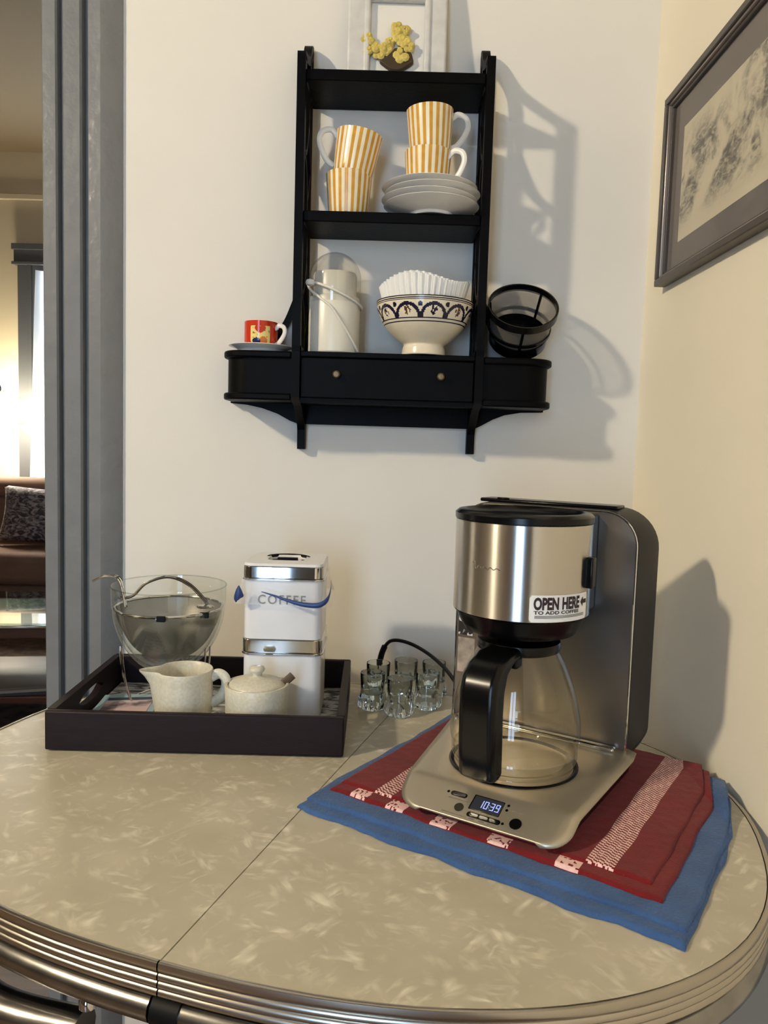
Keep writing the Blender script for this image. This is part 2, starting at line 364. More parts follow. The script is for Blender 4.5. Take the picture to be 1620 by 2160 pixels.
# ------------------------------------------------------------------ table
TC = (-.064, .966, 0); TROT = -R(17.3); TZ = .75
A_, B_, NN = .512, .387, 2.35
def sup(a, inset=0.0):
    c, s = math.cos(a), math.sin(a); A, B = A_-inset, B_-inset
    return (A*math.copysign(abs(c)**(2/NN), c), B*math.copysign(abs(s)**(2/NN), s))
def table():
    t = thing('dinette_table', 'vintage dinette table with cracked-ice laminate top and ribbed metal edge', 'table', TC, (0, 0, TROT))
    def half(side, inset, gap):
        angs = [(-90+180*k/60) if side > 0 else (90+180*k/60) for k in range(61)]
        pts = [sup(R(a), inset) for a in angs]
        pts[0] = (side*gap, pts[0][1]); pts[-1] = (side*gap, pts[-1][1]); return pts
    for side in (1, -1):
        leaf = MB().prism(half(side, .0050, .0007), 'z', TZ-.026, TZ).build('table_leaf', M_LAM, t, smooth=30)
        MB().prism(half(side, .0035, .0010), 'z', TZ-.0262, TZ-.0015).build('core', M_DARKGAP, leaf, smooth=0)
        prof = [(-.0042, TZ-.0012), (-.0040, TZ+.0006), (-.0015, TZ+.0012), (.0005, TZ+.0004), (.0012, TZ-.0035), (.0005, TZ-.0075), (-.001, TZ-.0085), (.0005, TZ-.0095),
                (.0012, TZ-.0120), (.0005, TZ-.0145), (-.001, TZ-.0155), (.0005, TZ-.0165), (.0012, TZ-.019), (.0005, TZ-.0215), (-.001, TZ-.0225), (.0005, TZ-.0235), (.0012, TZ-.0265), (0, TZ-.029), (-.004, TZ-.029)]
        path = half(side, 0.0, .0007); vs = []; fs = []; k = len(prof)
        for i, p in enumerate(path):
            q0 = Vector(path[max(i-1, 0)]); q1 = Vector(path[min(i+1, len(path)-1)]); tg = (q1-q0).normalized(); nn = Vector((tg.y, -tg.x))
            for o_, z in prof: vs.append((p[0]+nn.x*o_, p[1]+nn.y*o_, z))
        for i in range(len(path)-1):
            for j in range(k-1): fs.append((i*k+j, i*k+j+1, (i+1)*k+j+1, (i+1)*k+j))
        MB().add(vs, fs).build('metal_edge', M_ALU, t, smooth=50)
    # tubular frame
    zt = TZ-.046
    for side in (1, -1):
        arc = [sup(R((-89.5+179*k/60) if side > 0 else (90.5+179*k/60)), .010) for k in range(61)]
        MB().tube([(x, y, zt) for x, y in arc], .0135, 12).build('apron_tube', M_TUBE, t)
    for sy in (-1, 1):
        MB().tube([(-.006, sy*(B_-.0105), zt), (.020, sy*(B_-.0105), zt)], .0155, 12).build('slide_sleeve', M_BLKMAT, t)
        MB().lathe([(0, .006), (.006, .004), (.008, 0), (.008, -.006), (0, -.006)], 12, c=(-.085, sy*(B_-.02), zt-.022)).build('bolt', M_CHROME, t)
    for sx in (1, -1):
        for sy in (1, -1):
            top = sup(math.atan2(sy*.62, sx*.78), .055)
            p = [(sx*.09, sy*(B_-.020), TZ-.098), (sx*.22, sy*(B_-.030), TZ-.098), (top[0]-sx*.03, top[1]-sy*.01, TZ-.10), (top[0], top[1], TZ-.15), (top[0]+sx*.015, top[1]+sy*.012, TZ-.30), (top[0]+sx*.03, top[1]+sy*.03, .02)]
            MB().tube(smoothpath(p, 8), .0175, 14).build('leg', M_TUBE, t)
            MB().lathe([(0, 0), (.022, 0), (.022, .03), (.0176, .035)], 16, c=(top[0]+sx*.03, top[1]+sy*.03, 0)).build('foot_cap', M_BLKMAT, t)
table()

# ------------------------------------------------------------------ black wall shelf
S = 1.31
PANEL = [(-.173, -.159), (.137, .151)]
ZT, ZM, ZB, ZD = 1.794, 1.568, 1.336, 1.254
def shelf():
    t = thing('wall_shelf', 'black wooden wall shelf with pierced side panels, drawer and two rounded end boxes', 'shelf', (-.011, D, 1.17))
    K = dict(parent=t, world=True)
    dp = D-S
    for x0, x1 in PANEL:
        b = MB()
        def rib(pts, w, n=6): b.ribbon([(D-d, z) for d, z in smoothpath(pts, n)], w, 'x', x0, x1)
        rib([(dp-.009, 1.335), (dp-.009, 1.815)], .018, 1)                                     # front stile
        rib([(.006, 1.335), (.006, 1.872)], .012, 1)                                         # rear stile
        rib([(.004, 1.872), (.022, 1.866), (.045, 1.838), (.080, 1.822), (dp-.002, 1.812)], .013)
        rib([(.012, 1.860), (.032, 1.843), (.042, 1.821), (.046, 1.788), (.047, 1.749), (.045, 1.727)], .010)
        for base in (0.0, -.232):                                                              # tracery, upper and lower bay
            rib([(.048, 1.737+base), (.034, 1.698+base), (.020, 1.668+base), (.004, 1.650+base)], .0085)
            rib([(.046, 1.737+base), (.061, 1.700+base), (.077, 1.675+base), (.104, 1.664+base)], .0085)
            rib([(.104, 1.666+base), (.076, 1.648+base), (.061, 1.616+base), (.056, 1.590+base), (.063, 1.573+base), (.083, 1.562+base), (.106, 1.560+base)], .009)
            rib([(.008, 1.664+base), (.028, 1.642+base), (.042, 1.616+base), (.056, 1.604+base)], .0085)
        rib([(.046, 1.50), (.046, 1.56)], .010, 1)
        poly = [(0, 1.17), (.018, 1.17), (.020, 1.205), (.026, 1.214), (.040, 1.222), (.060, 1.232), (.078, 1.245), (dp-.012, 1.252), (dp, 1.258), (dp, 1.345), (.0, 1.345)]
        b.prism([(D-d, z) for d, z in poly], 'x', x0, x1)
        b.build('side_panel', M_BLACK, smooth=30, **K)
    xi0, xi1 = PANEL[0][1], PANEL[1][0]
    MB().box(xi0, xi1, S+.006, D-.0005, ZT-.018, ZT).build('shelf_board', M_BLACK, bevel=.002, **K)
    MB().box(xi0, xi1, S+.006, D-.0005, ZM-.018, ZM).build('shelf_board', M_BLACK, bevel=.002, **K)
    MB().box(xi0, xi1, S+.004, D-.0005, ZB-.009, ZB).build('shelf_board', M_BLACK, bevel=.0015, **K)
    MB().box(xi0, xi1, S+.010, D-.0005, ZD-.004, ZD+.004).build('bottom_board', M_BLACK, **K)
    dr = MB().box(xi0+.0015, xi1-.0015, S+.005, D-.004, ZD+.0045, ZB-.0105).build('drawer', M_BLACK, bevel=.0015, **K)
    for kx, kz in ((-.0965, 1.298), (.0795, 1.299)):
        k = MB().lathe([(0, .012), (.0045, .0115), (.0065, .009), (.0062, .006), (.003, .004), (.003, -.001)], 14).map(lambda x, y, z: (x+kx, S+.005-z, y+kz))
        o = k.build('knob', mat('aged_brass', (120, 104, 74), .45, .8)); o.parent = dr
    for sgn, xin, xout in ((-1, PANEL[0][0], -.289), (1, PANEL[1][1], .267)):
        def outline(off):
            r = .042; xo = xout+sgn*off; yf = S+.008-off
            pts = [(xin, yf)]
            for k in range(9):
                a = R(90*k/8); pts.append((xo-sgn*r+sgn*r*math.sin(a), yf+r-r*math.cos(a)))
            pts += [(xo, D-.0005), (xin, D-.0005)]; return pts
        bx = MB().prism(outline(0), 'z', ZD+.002, ZB-.004).build('end_box', M_BLACK, smooth=40, **K)
        for z0, z1 in ((ZB-.013, ZB-.001), (ZD-.002, ZD+.010)):
            MB().prism(outline(.006), 'z', z0, z1).build('moulding', M_BLACK, smooth=40, bevel=.003, **K)
        MB().ribbon(smoothpath([(xin, 1.462), (xin+sgn*.012, 1.428), (xin+sgn*.028, 1.392), (xin+sgn*.056, 1.355), (xin+sgn*.085, 1.338)], 6), [.010]*24+[.012], 'y', D-.016, D-.002).build('scroll_brace', M_BLACK, **K)
    ap = [(-.296, 1.256), (-.296, 1.250), (-.27, 1.2485), (-.24, 1.243), (-.21, 1.233), (-.187, 1.221), (-.172, 1.216), (.150, 1.216), (.162, 1.222), (.183, 1.234), (.205, 1.243), (.235, 1.2485), (.274, 1.250), (.274, 1.256)]
    MB().prism(ap, 'y', D-.018, D-.0005).build('apron', M_BLACK, smooth=40, **K)
shelf()

# ------------------------------------------------------------------ things on the shelf
def cup_striped(loc, rot, ha, label):
    t = thing('striped_cup', label, 'cup', loc, rot, 'gold striped cups on the shelf')
    n = 84; r0, r1, h = .0335, .0395, .072
    outer = [(0, 0), (.030, 0), (.0325, .002)]+[(r0+(r1-r0)*(k/8)**.8, .004+(h-.004)*k/8) for k in range(9)]
    inner = [(r1-.0022, h-.0005), (r1-.004, h*.6), (r0-.003, .010), (0, .006)]
    prof = outer+inner; no = len(outer)
    def fn(j, i):
        if j >= no-1 or j < 2: return 2
        return 0 if (i % 4) < 2 else 1
    MB().lathe(prof, n, fn=fn).build('cup_body', [M_GOLD, M_STRW, M_WHITE], t, smooth=50)
    p = smoothpath([(.036, 0, .060), (.048, 0, .069), (.062, 0, .064), (.066, 0, .050), (.058, 0, .032), (.046, 0, .018), (.034, 0, .013)], 6)
    ca, sa = math.cos(ha), math.sin(ha)
    MB().tube([(x*ca-y*sa, x*sa+y*ca, z) for x, y, z in p], .0032, 10, flat=1.5).build('handle', M_WHITE, t)
    return t
cup_striped((-.087, 1.362, ZM+.0003), (0, 0, .1), R(110), 'gold striped cup standing on the shelf board, lower of the leaning pair')
cup_striped((-.082, 1.360, ZM+.0675), (R(3), R(9), .3), R(172), 'gold striped cup leaning askew on top of another cup')
cup_striped((.047, 1.346, 1.6035), (0, 0, .2), R(-38), 'gold striped cup standing on the stack of saucers')
cup_striped((.050, 1.345, 1.6705), (0, R(-2.5), .45), R(-16), 'gold striped cup on top of the cup on the saucers')
def saucer(loc, label, r=.081, h=.018, group='white saucers under the striped cups', mats=M_WHITE, rot=0):
    prof = [(0, .003), (.032, .003), (.033, 0), (.037, 0), (.039, .004), (r*.75, h*.55), (r-.002, h-.0015), (r, h-.0005), (r-.001, h+.0005), (r*.72, h*.65), (.040, .0075), (0, .0065)]
    o = MB().lathe(prof, 56).build('saucer', mats); o.location = loc; o.rotation_euler = (0, 0, rot); return tag(o, label, 'saucer', group)
for k, nm in enumerate(['lowest', 'second from the bottom', 'third from the bottom', 'topmost']):
    saucer((.053+(.002, -.002, .003, -.002)[k], 1.345+(0, .001, -.001, 0)[k], ZM+.0003+.0098*k), 'white saucer in the stack on the shelf, '+nm)

def red_cup():
    saucer((-.235, 1.3695, ZB-.0005), 'white saucer under the small red cup', r=.056, h=.012, group=None)
    t = thing('espresso_cup', 'small red cup with heart picture on a yellow panel', 'cup', (-.235, 1.368, ZB+.007), (0, 0, 0))
    h = .046; rr = .0288
    outer = [(0, 0), (.021, 0), (.0235, .002)]+[(.0265+(rr-.0265)*min(1, k/6), .004+(h-.004)*k/28) for k in range(29)]
    inner = [(rr-.002, h-.0005), (rr-.003, .01), (0, .006)]
    prof = outer+inner; no = len(outer); n = 180
    def fn(j, i):
        if j >= no-1: return 1
        if j < 3: return 0
        z = prof[j][1]; a = math.degrees(2*math.pi*i/n)-360
        x = (a+84)/36; y = (z-.022)/.0165          # panel coordinates -1..1
        if abs(x) < 1 and abs(y+.1) < 1:
            hx, hy = x/.62, (y-.42)/.50
            if (hx*hx+hy*hy-.55)**3-hx*hx*hy*hy*hy < 0: return 0
            if (x+.38)**2/.16+(y+.72)**2/.13 < 1: return 3
            if (x-.30)**2/.16+(y+.66)**2/.18 < 1: return 4
            if noise.noise(Vector((x*4, y*4, 1))) > .42: return 5
            return 2
        return 0
    MB().lathe(prof, n, fn=fn).build('cup_body', [mat('red_glaze', (196, 52, 24), .16), M_WHITE, mat('pale_yellow_print', (232, 208, 130), .2), mat('navy_print', (34, 40, 84), .2), mat('orange_print', (206, 116, 50), .2), mat('olive_print', (150, 110, 48), .2)], t, smooth=50)
    p = smoothpath([(.026, 0, .034), (.035, 0, .040), (.044, 0, .037), (.046, 0, .028), (.041, 0, .018), (.033, 0, .009), (.026, 0, .007)], 6)
    MB().tube([(x*.95, -x*.3, z) for x, y, z in p], .0026, 10, flat=1.5).build('handle', M_WHITE, t)
red_cup()

def grinder():
    t = thing('coffee_grinder', 'white electric coffee grinder with clear dome lid and cord wound around', 'grinder', (-.107, 1.368, ZB+.0003))
    MB().lathe([(0, 0), (.042, 0), (.0445, .003), (.0445, .093), (.043, .098), (.038, .100), (.038, .135), (.036, .140), (0, .140)], 48).map(lambda x, y, z: (x, y*.92, z)).build('body', mat('ivory_plastic', (222, 217, 202), .3), t)
    dome = [(.0452, .088), (.0455, .130)]+[(.0455*math.cos(R(a)), .130+.046*math.sin(R(a))) for a in range(8, 91, 6)]+[(0.0, .176)]
    MB().lathe(dome, 48).map(lambda x, y, z: (x, y*.92, z)).build('dome_lid', M_DOME, t)
    cordm = mat('white_cord', (226, 220, 208), .5); r = .0478
    pts = [(r*math.cos(R(a)), .92*r*math.sin(R(a)), .102+.020*math.cos(R(a-190))) for a in range(150, 420, 10)]
    MB().tube(pts, .0022, 8).build('cord', cordm, t)
    pts = [(r*math.cos(R(a)), .92*r*math.sin(R(a)), z) for a, z in zip(range(195, 345, 10), [.118, .112, .106, .101, .096, .090, .084, .078, .068, .056, .045, .034, .024, .014, .006])]
    MB().tube(smoothpath(pts, 3), .0022, 8).build('cord', cordm, t)
    MB().lathe([(0, -.007), (.007, -.004), (.008, 0), (.007, .004), (0, .007)], 12).map(lambda x, y, z: (-.040+x, -.030+y, .118+z)).build('plug', cordm, t)
grinder()

def moroccan_bowl():
    t = thing('footed_bowl', 'cream footed bowl with navy arch pattern below its rim', 'bowl', (.050, 1.343, ZB+.0003))
    n = 288
    keys = [(.036, 0), (.0375, .002), (.036, .012), (.035, .018), (.043, .024), (.056, .035), (.067, .047), (.075, .060), (.080, .073), (.0825, .084), (.0830, .089)]
    pr = [tuple(p) for p in smoothpath(keys, 8)]; no = len(pr)
    inner = [(.0805, .089), (.078, .075), (.070, .052), (.05, .030), (.02, .022), (0, .021)]
    prof = [(0, .004), (.033, .003)]+pr+inner
    NA = 11
    def fn(j, i):
        if j < 2 or j >= no+1: return 0
        z = prof[j][1]; a = i/n*NA; tt = (a % 1)*2-1
        if z > .0868 or .0835 < z < .0852 or .0808 < z < .0820: return 1
        if .0485 < z < .0500 or .0525 < z < .0538: return 1
        if .0538 < z < .0808:
            y = (z-.0538)/.027
            rad = math.sqrt(tt*tt+(y/.86)**2)
            if .80 < rad < 1.04: return 1
            if rad < .9:
                if (tt/.28)**2+((y-.42)/.26)**2 < 1 and noise.noise(Vector((tt*6, y*5, int(a)*3))) > -.08: return 2 if int(a) % 2 else 1
            else:
                u = 1-abs(tt)
                if (u/.16)**2+((y-.76)/.16)**2 < 1: return 1
        return 0
    MB().lathe(prof, n, fn=fn).build('bowl_body', [mat('ivory_glaze', (228, 216, 190), .2, var=.03, vscale=40), mat('navy_glaze', (24, 20, 48), .25), mat('plum_glaze', (84, 56, 44), .25)], t, smooth=60)
    # stack of fluted paper filters
    f = thing('paper_filters', 'white fluted paper coffee filters stacked in the footed bowl', 'coffee filter', (.048, 1.345, ZB+.030))
    paper = mat('filter_paper', (238, 236, 230), .85)
    for k in range(3):
        prof = [(0, .003*k+.002), (.040, .003*k+.002), (.046, .010+.003*k), (.070-.001*k, .068), (.0755-.0015*k, .090+.002*k)]
        def rad(r, z, a, k=k): return r*(1+(.035 if z > .02 else 0)*(z/.09)*math.sin(44*a+k*2+.5*math.sin(5*a)))
        MB().lathe(prof, 352, rad=rad).map(lambda x, y, z: (x, y, z+.006*math.sin(3*math.atan2(y, x)+1)*(z > .05))).build('filter_sheet', paper, f, smooth=60)
moroccan_bowl()

def filter_basket():
    tilt = R(47)
    t = thing('filter_basket', 'black permanent coffee filter basket with fine mesh tipped on its side', 'filter basket', (.217, 1.372, ZB+.0005))
    # local: axis before tilt along +z, base at z=0 ; tilt toward viewer (about x)
    rb, rt, h = .049, .0585, .078
    zl = rb*math.sin(tilt)
    def T(x, y, z):
        y2 = y*math.cos(tilt)-z*math.sin(tilt); z2 = y*math.sin(tilt)+z*math.cos(tilt)
        return (x*.985+.10*0, y2+.018, z2+zl)
    MB().lathe([(rt, h), (rt+.0025, h), (rt+.0025, h-.013), (rt, h-.013), (rt-.001, h-.011), (rt-.001, h)], 56).map(T).build('rim_ring', M_BLKPL, t)
    MB().lathe([(0, 0), (rb, 0), (rb+.002, .003), (rb+.003, .022), (rb+.001, .023), (rb-.001, .010), (0, .006)], 56).map(T).build('base_cup', M_BLKPL, t)
    MB().lathe([(rb, .014), (rt-.001, h-.009)], 56).map(T).build('mesh_wall', mesh_screen('filter_mesh', (134, 126, 116), .62, .5, .2), t)
    for k in (50, -93, 168):
        a = R(k); ca, sa = math.cos(a), math.sin(a)
        MB().tube([T(rb*ca, rb*sa, .012), T((rt-.001)*ca, (rt-.001)*sa, h-.006)], .0026, 8).build('rib', M_BLKPL, t)
    MB().lathe([(rb+.004, .030), (rb+.0065, .030), (rb+.0065, .036), (rb+.004, .036)], 56).map(T).build('band', M_BLKPL, t)
filter_basket()

# ------------------------------------------------------------------ little white frame on top
def white_frame():
    w, h = .171, .190
    lean = R(-7)
    t = thing('flower_picture', 'white distressed frame with yellow flowers in a brown basket', 'picture frame', (-.012, 1.380, ZT+.0004), (lean, 0, R(.5)))
    m = mat('distressed_white_paint', (206, 204, 200), .45, var=.08, vscale=40, bump=.3, bscale=60)
    def rail(x0, x1, z0, z1, inner):
        b = MB().box(x0, x1, -.004, .012, z0, z1); return b.build('frame_rail', m, t, bevel=.004, seg=3)
    f = .034
    rail(-w/2, -w/2+f, 0, h, 0); rail(w/2-f, w/2, 0, h, 0); rail(-w/2+f, w/2-f, h-f, h, 0); rail(-w/2+f, w/2-f, 0, .022, 0)
    for x0, x1, z0, z1 in ((-w/2+f-.006, -w/2+f+.005, .018, h-f+.004), (w/2-f-.005, w/2-f+.006, .018, h-f+.004), (-w/2+f, w/2-f, h-f-.005, h-f+.006)):
        MB().box(x0, x1, -.008, .004, z0, z1).build('inner_moulding', m, t, bevel=.004, seg=3)
    MB().box(-w/2+f-.002, w/2-f+.002, .004, .008, .018, h-f+.002).build('backing', mat('pale_backing', (226, 222, 214), .6), t)
    cx = .0
    MB().prism([(cx-.030+.060*k/12, .044-.016*math.sin(math.pi*k/12)) for k in range(13)]+[(cx+.026, .060), (cx+.012, .070), (cx-.004, .068), (cx-.016, .054)], 'y', -.006, .004).build('basket', mat('dark_brown_wicker', (62, 48, 26), .6), t, bevel=.003)
    fm = mat('yellow_petals', (206, 184, 96), .6, var=.18, vscale=70)
    for x, z, r in ((-.052, .083, .010), (-.044, .070, .012), (-.030, .060, .012), (-.018, .066, .011), (.004, .090, .013), (.012, .080, .012), (.000, .103, .011), (.014, .100, .009), (.020, .070, .010), (.008, .055, .014), (-.012, .078, .008), (-.050, .060, .008)):
        b = MB()
        for k in range(5):
            a = 2*math.pi*k/5+x*80; px, pz = x+.55*r*math.cos(a), z+.55*r*math.sin(a)
            q = MB().lathe([(0, -.0015), (r*.5, -.001), (r*.58, .0005), (r*.3, .003), (0, .002)], 9)
            b.add([(px+vx, -.003-vz-.001*k, pz+vy) for vx, vy, vz in q.v], q.f)
        b.build('flower', fm, t)
white_frame()

# ------------------------------------------------------------------ framed drawing on the right wall
def drawing():
    y1, y0, z0, z1 = 1.322, .862, 1.459, 1.760
    cy, cz = (y0+y1)/2, (z0+z1)/2; w, h = y1-y0, z1-z0
    t = thing('framed_drawing', 'dark framed pencil landscape with grey mat on the cream wall', 'picture', (XR, cy, cz), (R(.2), 0, 0))
    fm = mat('dark_grey_wood', (74, 66, 60), .4, var=.15, vscale=30); sl = mat('silver_fillet', (170, 160, 152), .3, .6)
    f = .018
    def rails(name, m, off, wd, x0, x1):
        a, bq = w/2-off, h/2-off
        for q in ((-a, a, bq-wd, bq), (-a, a, -bq, -bq+wd), (-a, -a+wd, -bq+wd, bq-wd), (a-wd, a, -bq+wd, bq-wd)):
            MB().box(-x1, -x0, q[0], q[1], q[2], q[3]).build(name, m, t, bevel=.0015)
    rails('frame_rail', fm, 0, .011, .0005, .020); rails('silver_fillet', sl, .0112, .0028, .001, .0165); rails('inner_rail', fm, .0141, .005, .001, .012)
    MB().box(-.006, -.001, -w/2+.018, w/2-.018, -h/2+.018, h/2-.018).build('mat_board', mat('grey_mat', (112, 104, 98), .8), t)
    dm = drawing_material()
    MB().box(-.0065, -.006, -w/2+.062, w/2-.062, -h/2+.058, h/2-.066).build('drawing_sheet', dm, t)
    MB().box(-.0085, -.0078, -w/2+.018, w/2-.018, -h/2+.018, h/2-.018).build('glazing', thin_glass('picture_glass', (.97, .97, .97), .25, .03, .02), t)
def drawing_material():
    m = bpy.data.materials.new('pencil_drawing'); m.use_nodes = True; nt = m.node_tree; b = nt.nodes['Principled BSDF']; L = nt.links.new; N = nt.nodes.new
    tc = N('ShaderNodeTexCoord'); sx = N('ShaderNodeSeparateXYZ'); L(tc.outputs['Object'], sx.inputs[0])
    def noise_(scale, sc, detail=5, dist=0.5, rot=0):
        mp = N('ShaderNodeMapping'); mp.inputs['Scale'].default_value = sc; mp.inputs['Rotation'].default_value = (R(rot), 0, 0); L(tc.outputs['Object'], mp.inputs['Vector'])
        n = N('ShaderNodeTexNoise'); n.inputs['Scale'].default_value = scale; n.inputs['Detail'].default_value = detail; n.inputs['Distortion'].default_value = dist; L(mp.outputs['Vector'], n.inputs['Vector']); return n.outputs['Fac']
    def rng(v, a, c, d0=0., d1=1.):
        r = N('ShaderNodeMapRange'); r.inputs[1].default_value = a; r.inputs[2].default_value = c; r.inputs[3].default_value = d0; r.inputs[4].default_value = d1; r.interpolation_type = 'SMOOTHSTEP'; L(v, r.inputs[0]); return r.outputs[0]
    def mul(a, c):
        n = N('ShaderNodeMath'); n.operation = 'MULTIPLY'; L(a, n.inputs[0]); L(c, n.inputs[1]); return n.outputs[0]
    big = rng(noise_(16, (1, 1, 1.2), 4), .40, .60)
    fine = rng(noise_(55, (1, 1, 2.2), 6, 1.2, 25), .30, .62, .25, 1)
    band = mul(rng(sx.outputs['Z'], -.085, -.04), rng(sx.outputs['Z'], .09, .03))
    tree = mul(rng(sx.outputs['Y'], .02, -.06), rng(noise_(24, (1, 1, .6), 5), .38, .55))
    mx = N('ShaderNodeMath'); mx.operation = 'MAXIMUM'; L(mul(band, big), mx.inputs[0]); L(mul(tree, rng(sx.outputs['Z'], -.05, .0)), mx.inputs[1])
    fac = mul(mx.outputs[0], fine)
    mc = N('ShaderNodeMixRGB'); mc.inputs[1].default_value = (*lin((214, 204, 178)), 1); mc.inputs[2].default_value = (*lin((104, 100, 92)), 1); L(fac, mc.inputs[0])
    L(mc.outputs[0], b.inputs['Base Color']); b.inputs['Roughness'].default_value = .8
    return m
drawing()

# ------------------------------------------------------------------ tray and what stands in it
TRX, TRY, TRW, TRD, TRH = -.2605, 1.1665, .409, .294, .055
def tray():
    t = thing('serving_tray', 'dark brown wooden serving tray with cut-out handles', 'tray', (TRX, TRY, TZ+.0016), (0, 0, R(1.2)))
    w, d, h, th = TRW/2, TRD/2, TRH, .011
    MB().box(-w+.004, w-.004, -d+.004, d-.004, 0, .006).build('tray_floor', M_TRAY, t)
    MB().box(-w, w, -d, -d+th, 0, h).build('tray_side', M_TRAY, t, bevel=.0025)
    MB().box(-w, w, d-th, d, 0, h).build('tray_side', M_TRAY, t, bevel=.0025)
    for s in (-1, 1):
        x0, x1 = (s*w, s*(w-th)) if s < 0 else (w-th, w)
        b = MB()
        def col(u): return u
        ys = [-d+th]+[-.052+.104*k/16 for k in range(17)]+[d-th]
        def slot(y):
            a = max(0, 1-(abs(y)/.050)**3.2); return .032-.010*a, .032+.010*a
        for k in range(len(ys)-1):
            ya, yb = ys[k], ys[k+1]; la, ha = slot(ya); lb, hb = slot(yb)
            for (z0a, z0b, z1a, z1b) in ((0, 0, la, lb), (ha, hb, h, h)):
                vs = [(x0, ya, z0a), (x0, yb, z0b), (x0, yb, z1b), (x0, ya, z1a), (x1, ya, z0a), (x1, yb, z0b), (x1, yb, z1b), (x1, ya, z1a)]
                b.add(vs, [(0, 1, 2, 3), (7, 6, 5, 4), (0, 4, 5, 1), (3, 2, 6, 7), (0, 3, 7, 4), (1, 5, 6, 2)])
        b.build('tray_side', M_TRAY, t, smooth=0)
    # liner
    lm = blotch('printed_paper', (70, 70, 72), (205, 203, 200), 26, .40, .56, .7, (1, 2.5, 1), 6, 1.5)
    o = MB().box(-w+.013, w-.013, -d+.013, d-.013, 0, .0008).build('paper_liner', lm, smooth=0)
    o.location = (TRX, TRY, TZ+.0080); o.rotation_euler = (0, 0, R(1.2)); tag(o, 'grey and white printed paper lining the tray', 'paper')
tray()
ZF = TZ+.0092

def card():
    t = thing('picture_card', 'pale blue card with pink and dark picture lying in the tray', 'card', (-.3955, 1.150, ZF+.001), (R(2), R(-2), R(4)))
    MB().box(-.047, .047, -.052, .052, .004, .009).build('card_stock', mat('pale_blue_card', (150, 178, 190), .35), t, bevel=.001)
    MB().box(-.036, .036, -.044, .022, .0091, .0095).build('picture', blotch('pink_picture', (90, 74, 78), (206, 178, 176), 22, .38, .50, .4), t)
    MB().box(-.036, .036, .026, .036, .0091, .0095).build('dark_bar', mat('dark_teal_print', (40, 52, 62), .4), t)
card()

def canister(z0, z1, zl, label, text):
    cx, cy, w = -.1575, 1.198, .1205
    t = thing('enamel_canister', label, 'canister', (cx, cy, z0), (0, 0, R(1.0)))
    h = z1-z0; lh = zl-z1
    body = rrect(-w/2+.001, w/2-.001, -w/2+.001, w/2-.001, .014, 6)
    MB().prism(body, 'z', 0, h).build('body', M_ENAMEL, t, smooth=40)
    lid = MB()
    out = rrect(-w/2-.0005, w/2+.0005, -w/2-.0005, w/2+.0005, .014, 6); k = len(out)
    MB().prism(out, 'z', h+.0003, h+lh).build('chrome_band', M_CHROME, t, smooth=40, bevel=.0015)
    MB().prism(rrect(-w/2-.002, w/2+.002, -w/2-.002, w/2+.002, .015, 6), 'z', h-.0028, h+.0005).build('band_lip', M_CHROME, t, smooth=40, bevel=.001)
    if text:
        ins = [(x*.93, y*.93) for x, y in out]
        vs = [(x, y, h+lh) for x, y in out]+[(x*.97, y*.97, h+lh+.004) for x, y in out]
        n = 28; ring = []
        for i, (x, y) in enumerate(out):
            a = math.atan2(y, x); ring.append((.036*math.cos(a), .036*math.sin(a), h+lh+.005))
        dish = [(.030*p[0]/.036, .030*p[1]/.036, h+lh-.006) for p in ring]
        vs += ring+dish; fs = []
        for q in range(3):
            for i in range(k): fs.append((q*k+i, q*k+(i+1) % k, (q+1)*k+(i+1) % k, (q+1)*k+i))
        fs.append(tuple(3*k+i for i in range(k)))
        MB().add(vs, fs).build('lid_top', M_ENAMEL, t, smooth=40)
        MB().lathe([(.0365, h+lh+.0052), (.0345, h+lh+.0062), (.0335, h+lh+.004), (.034, h+lh+.002)], 36, a0=R(20), a1=R(160)).build('lid_handle', M_BLKPL, t, solid=.001)
        MB().box(-.016, .016, -.004, .004, h+lh-.006, h+lh+.0055).build('lid_grip', M_BLKPL, t, bevel=.001)
        vs, fs = text_mesh('COFFEE', .0175, .0003, 1.25, .0002)
        x0 = min(v[0] for v in vs); x1 = max(v[0] for v in vs); s = .072/(x1-x0)
        MB().add([(-.037+(v[0]-x0)*s, -w/2+.0004-v[2], .054+v[1]*s*1.1) for v in vs], fs).build('lettering', mat('grey_lettering', (78, 80, 84), .4), t, smooth=0)
Z_L1 = .863; Z_L2 = .884
canister(ZF, Z_L1, Z_L2, 'white enamel canister with chrome band, standing under the lettered one', False)
canister(Z_L2+.0004, .9765, .9955, 'white enamel canister lettered COFFEE, on top of another canister', True)

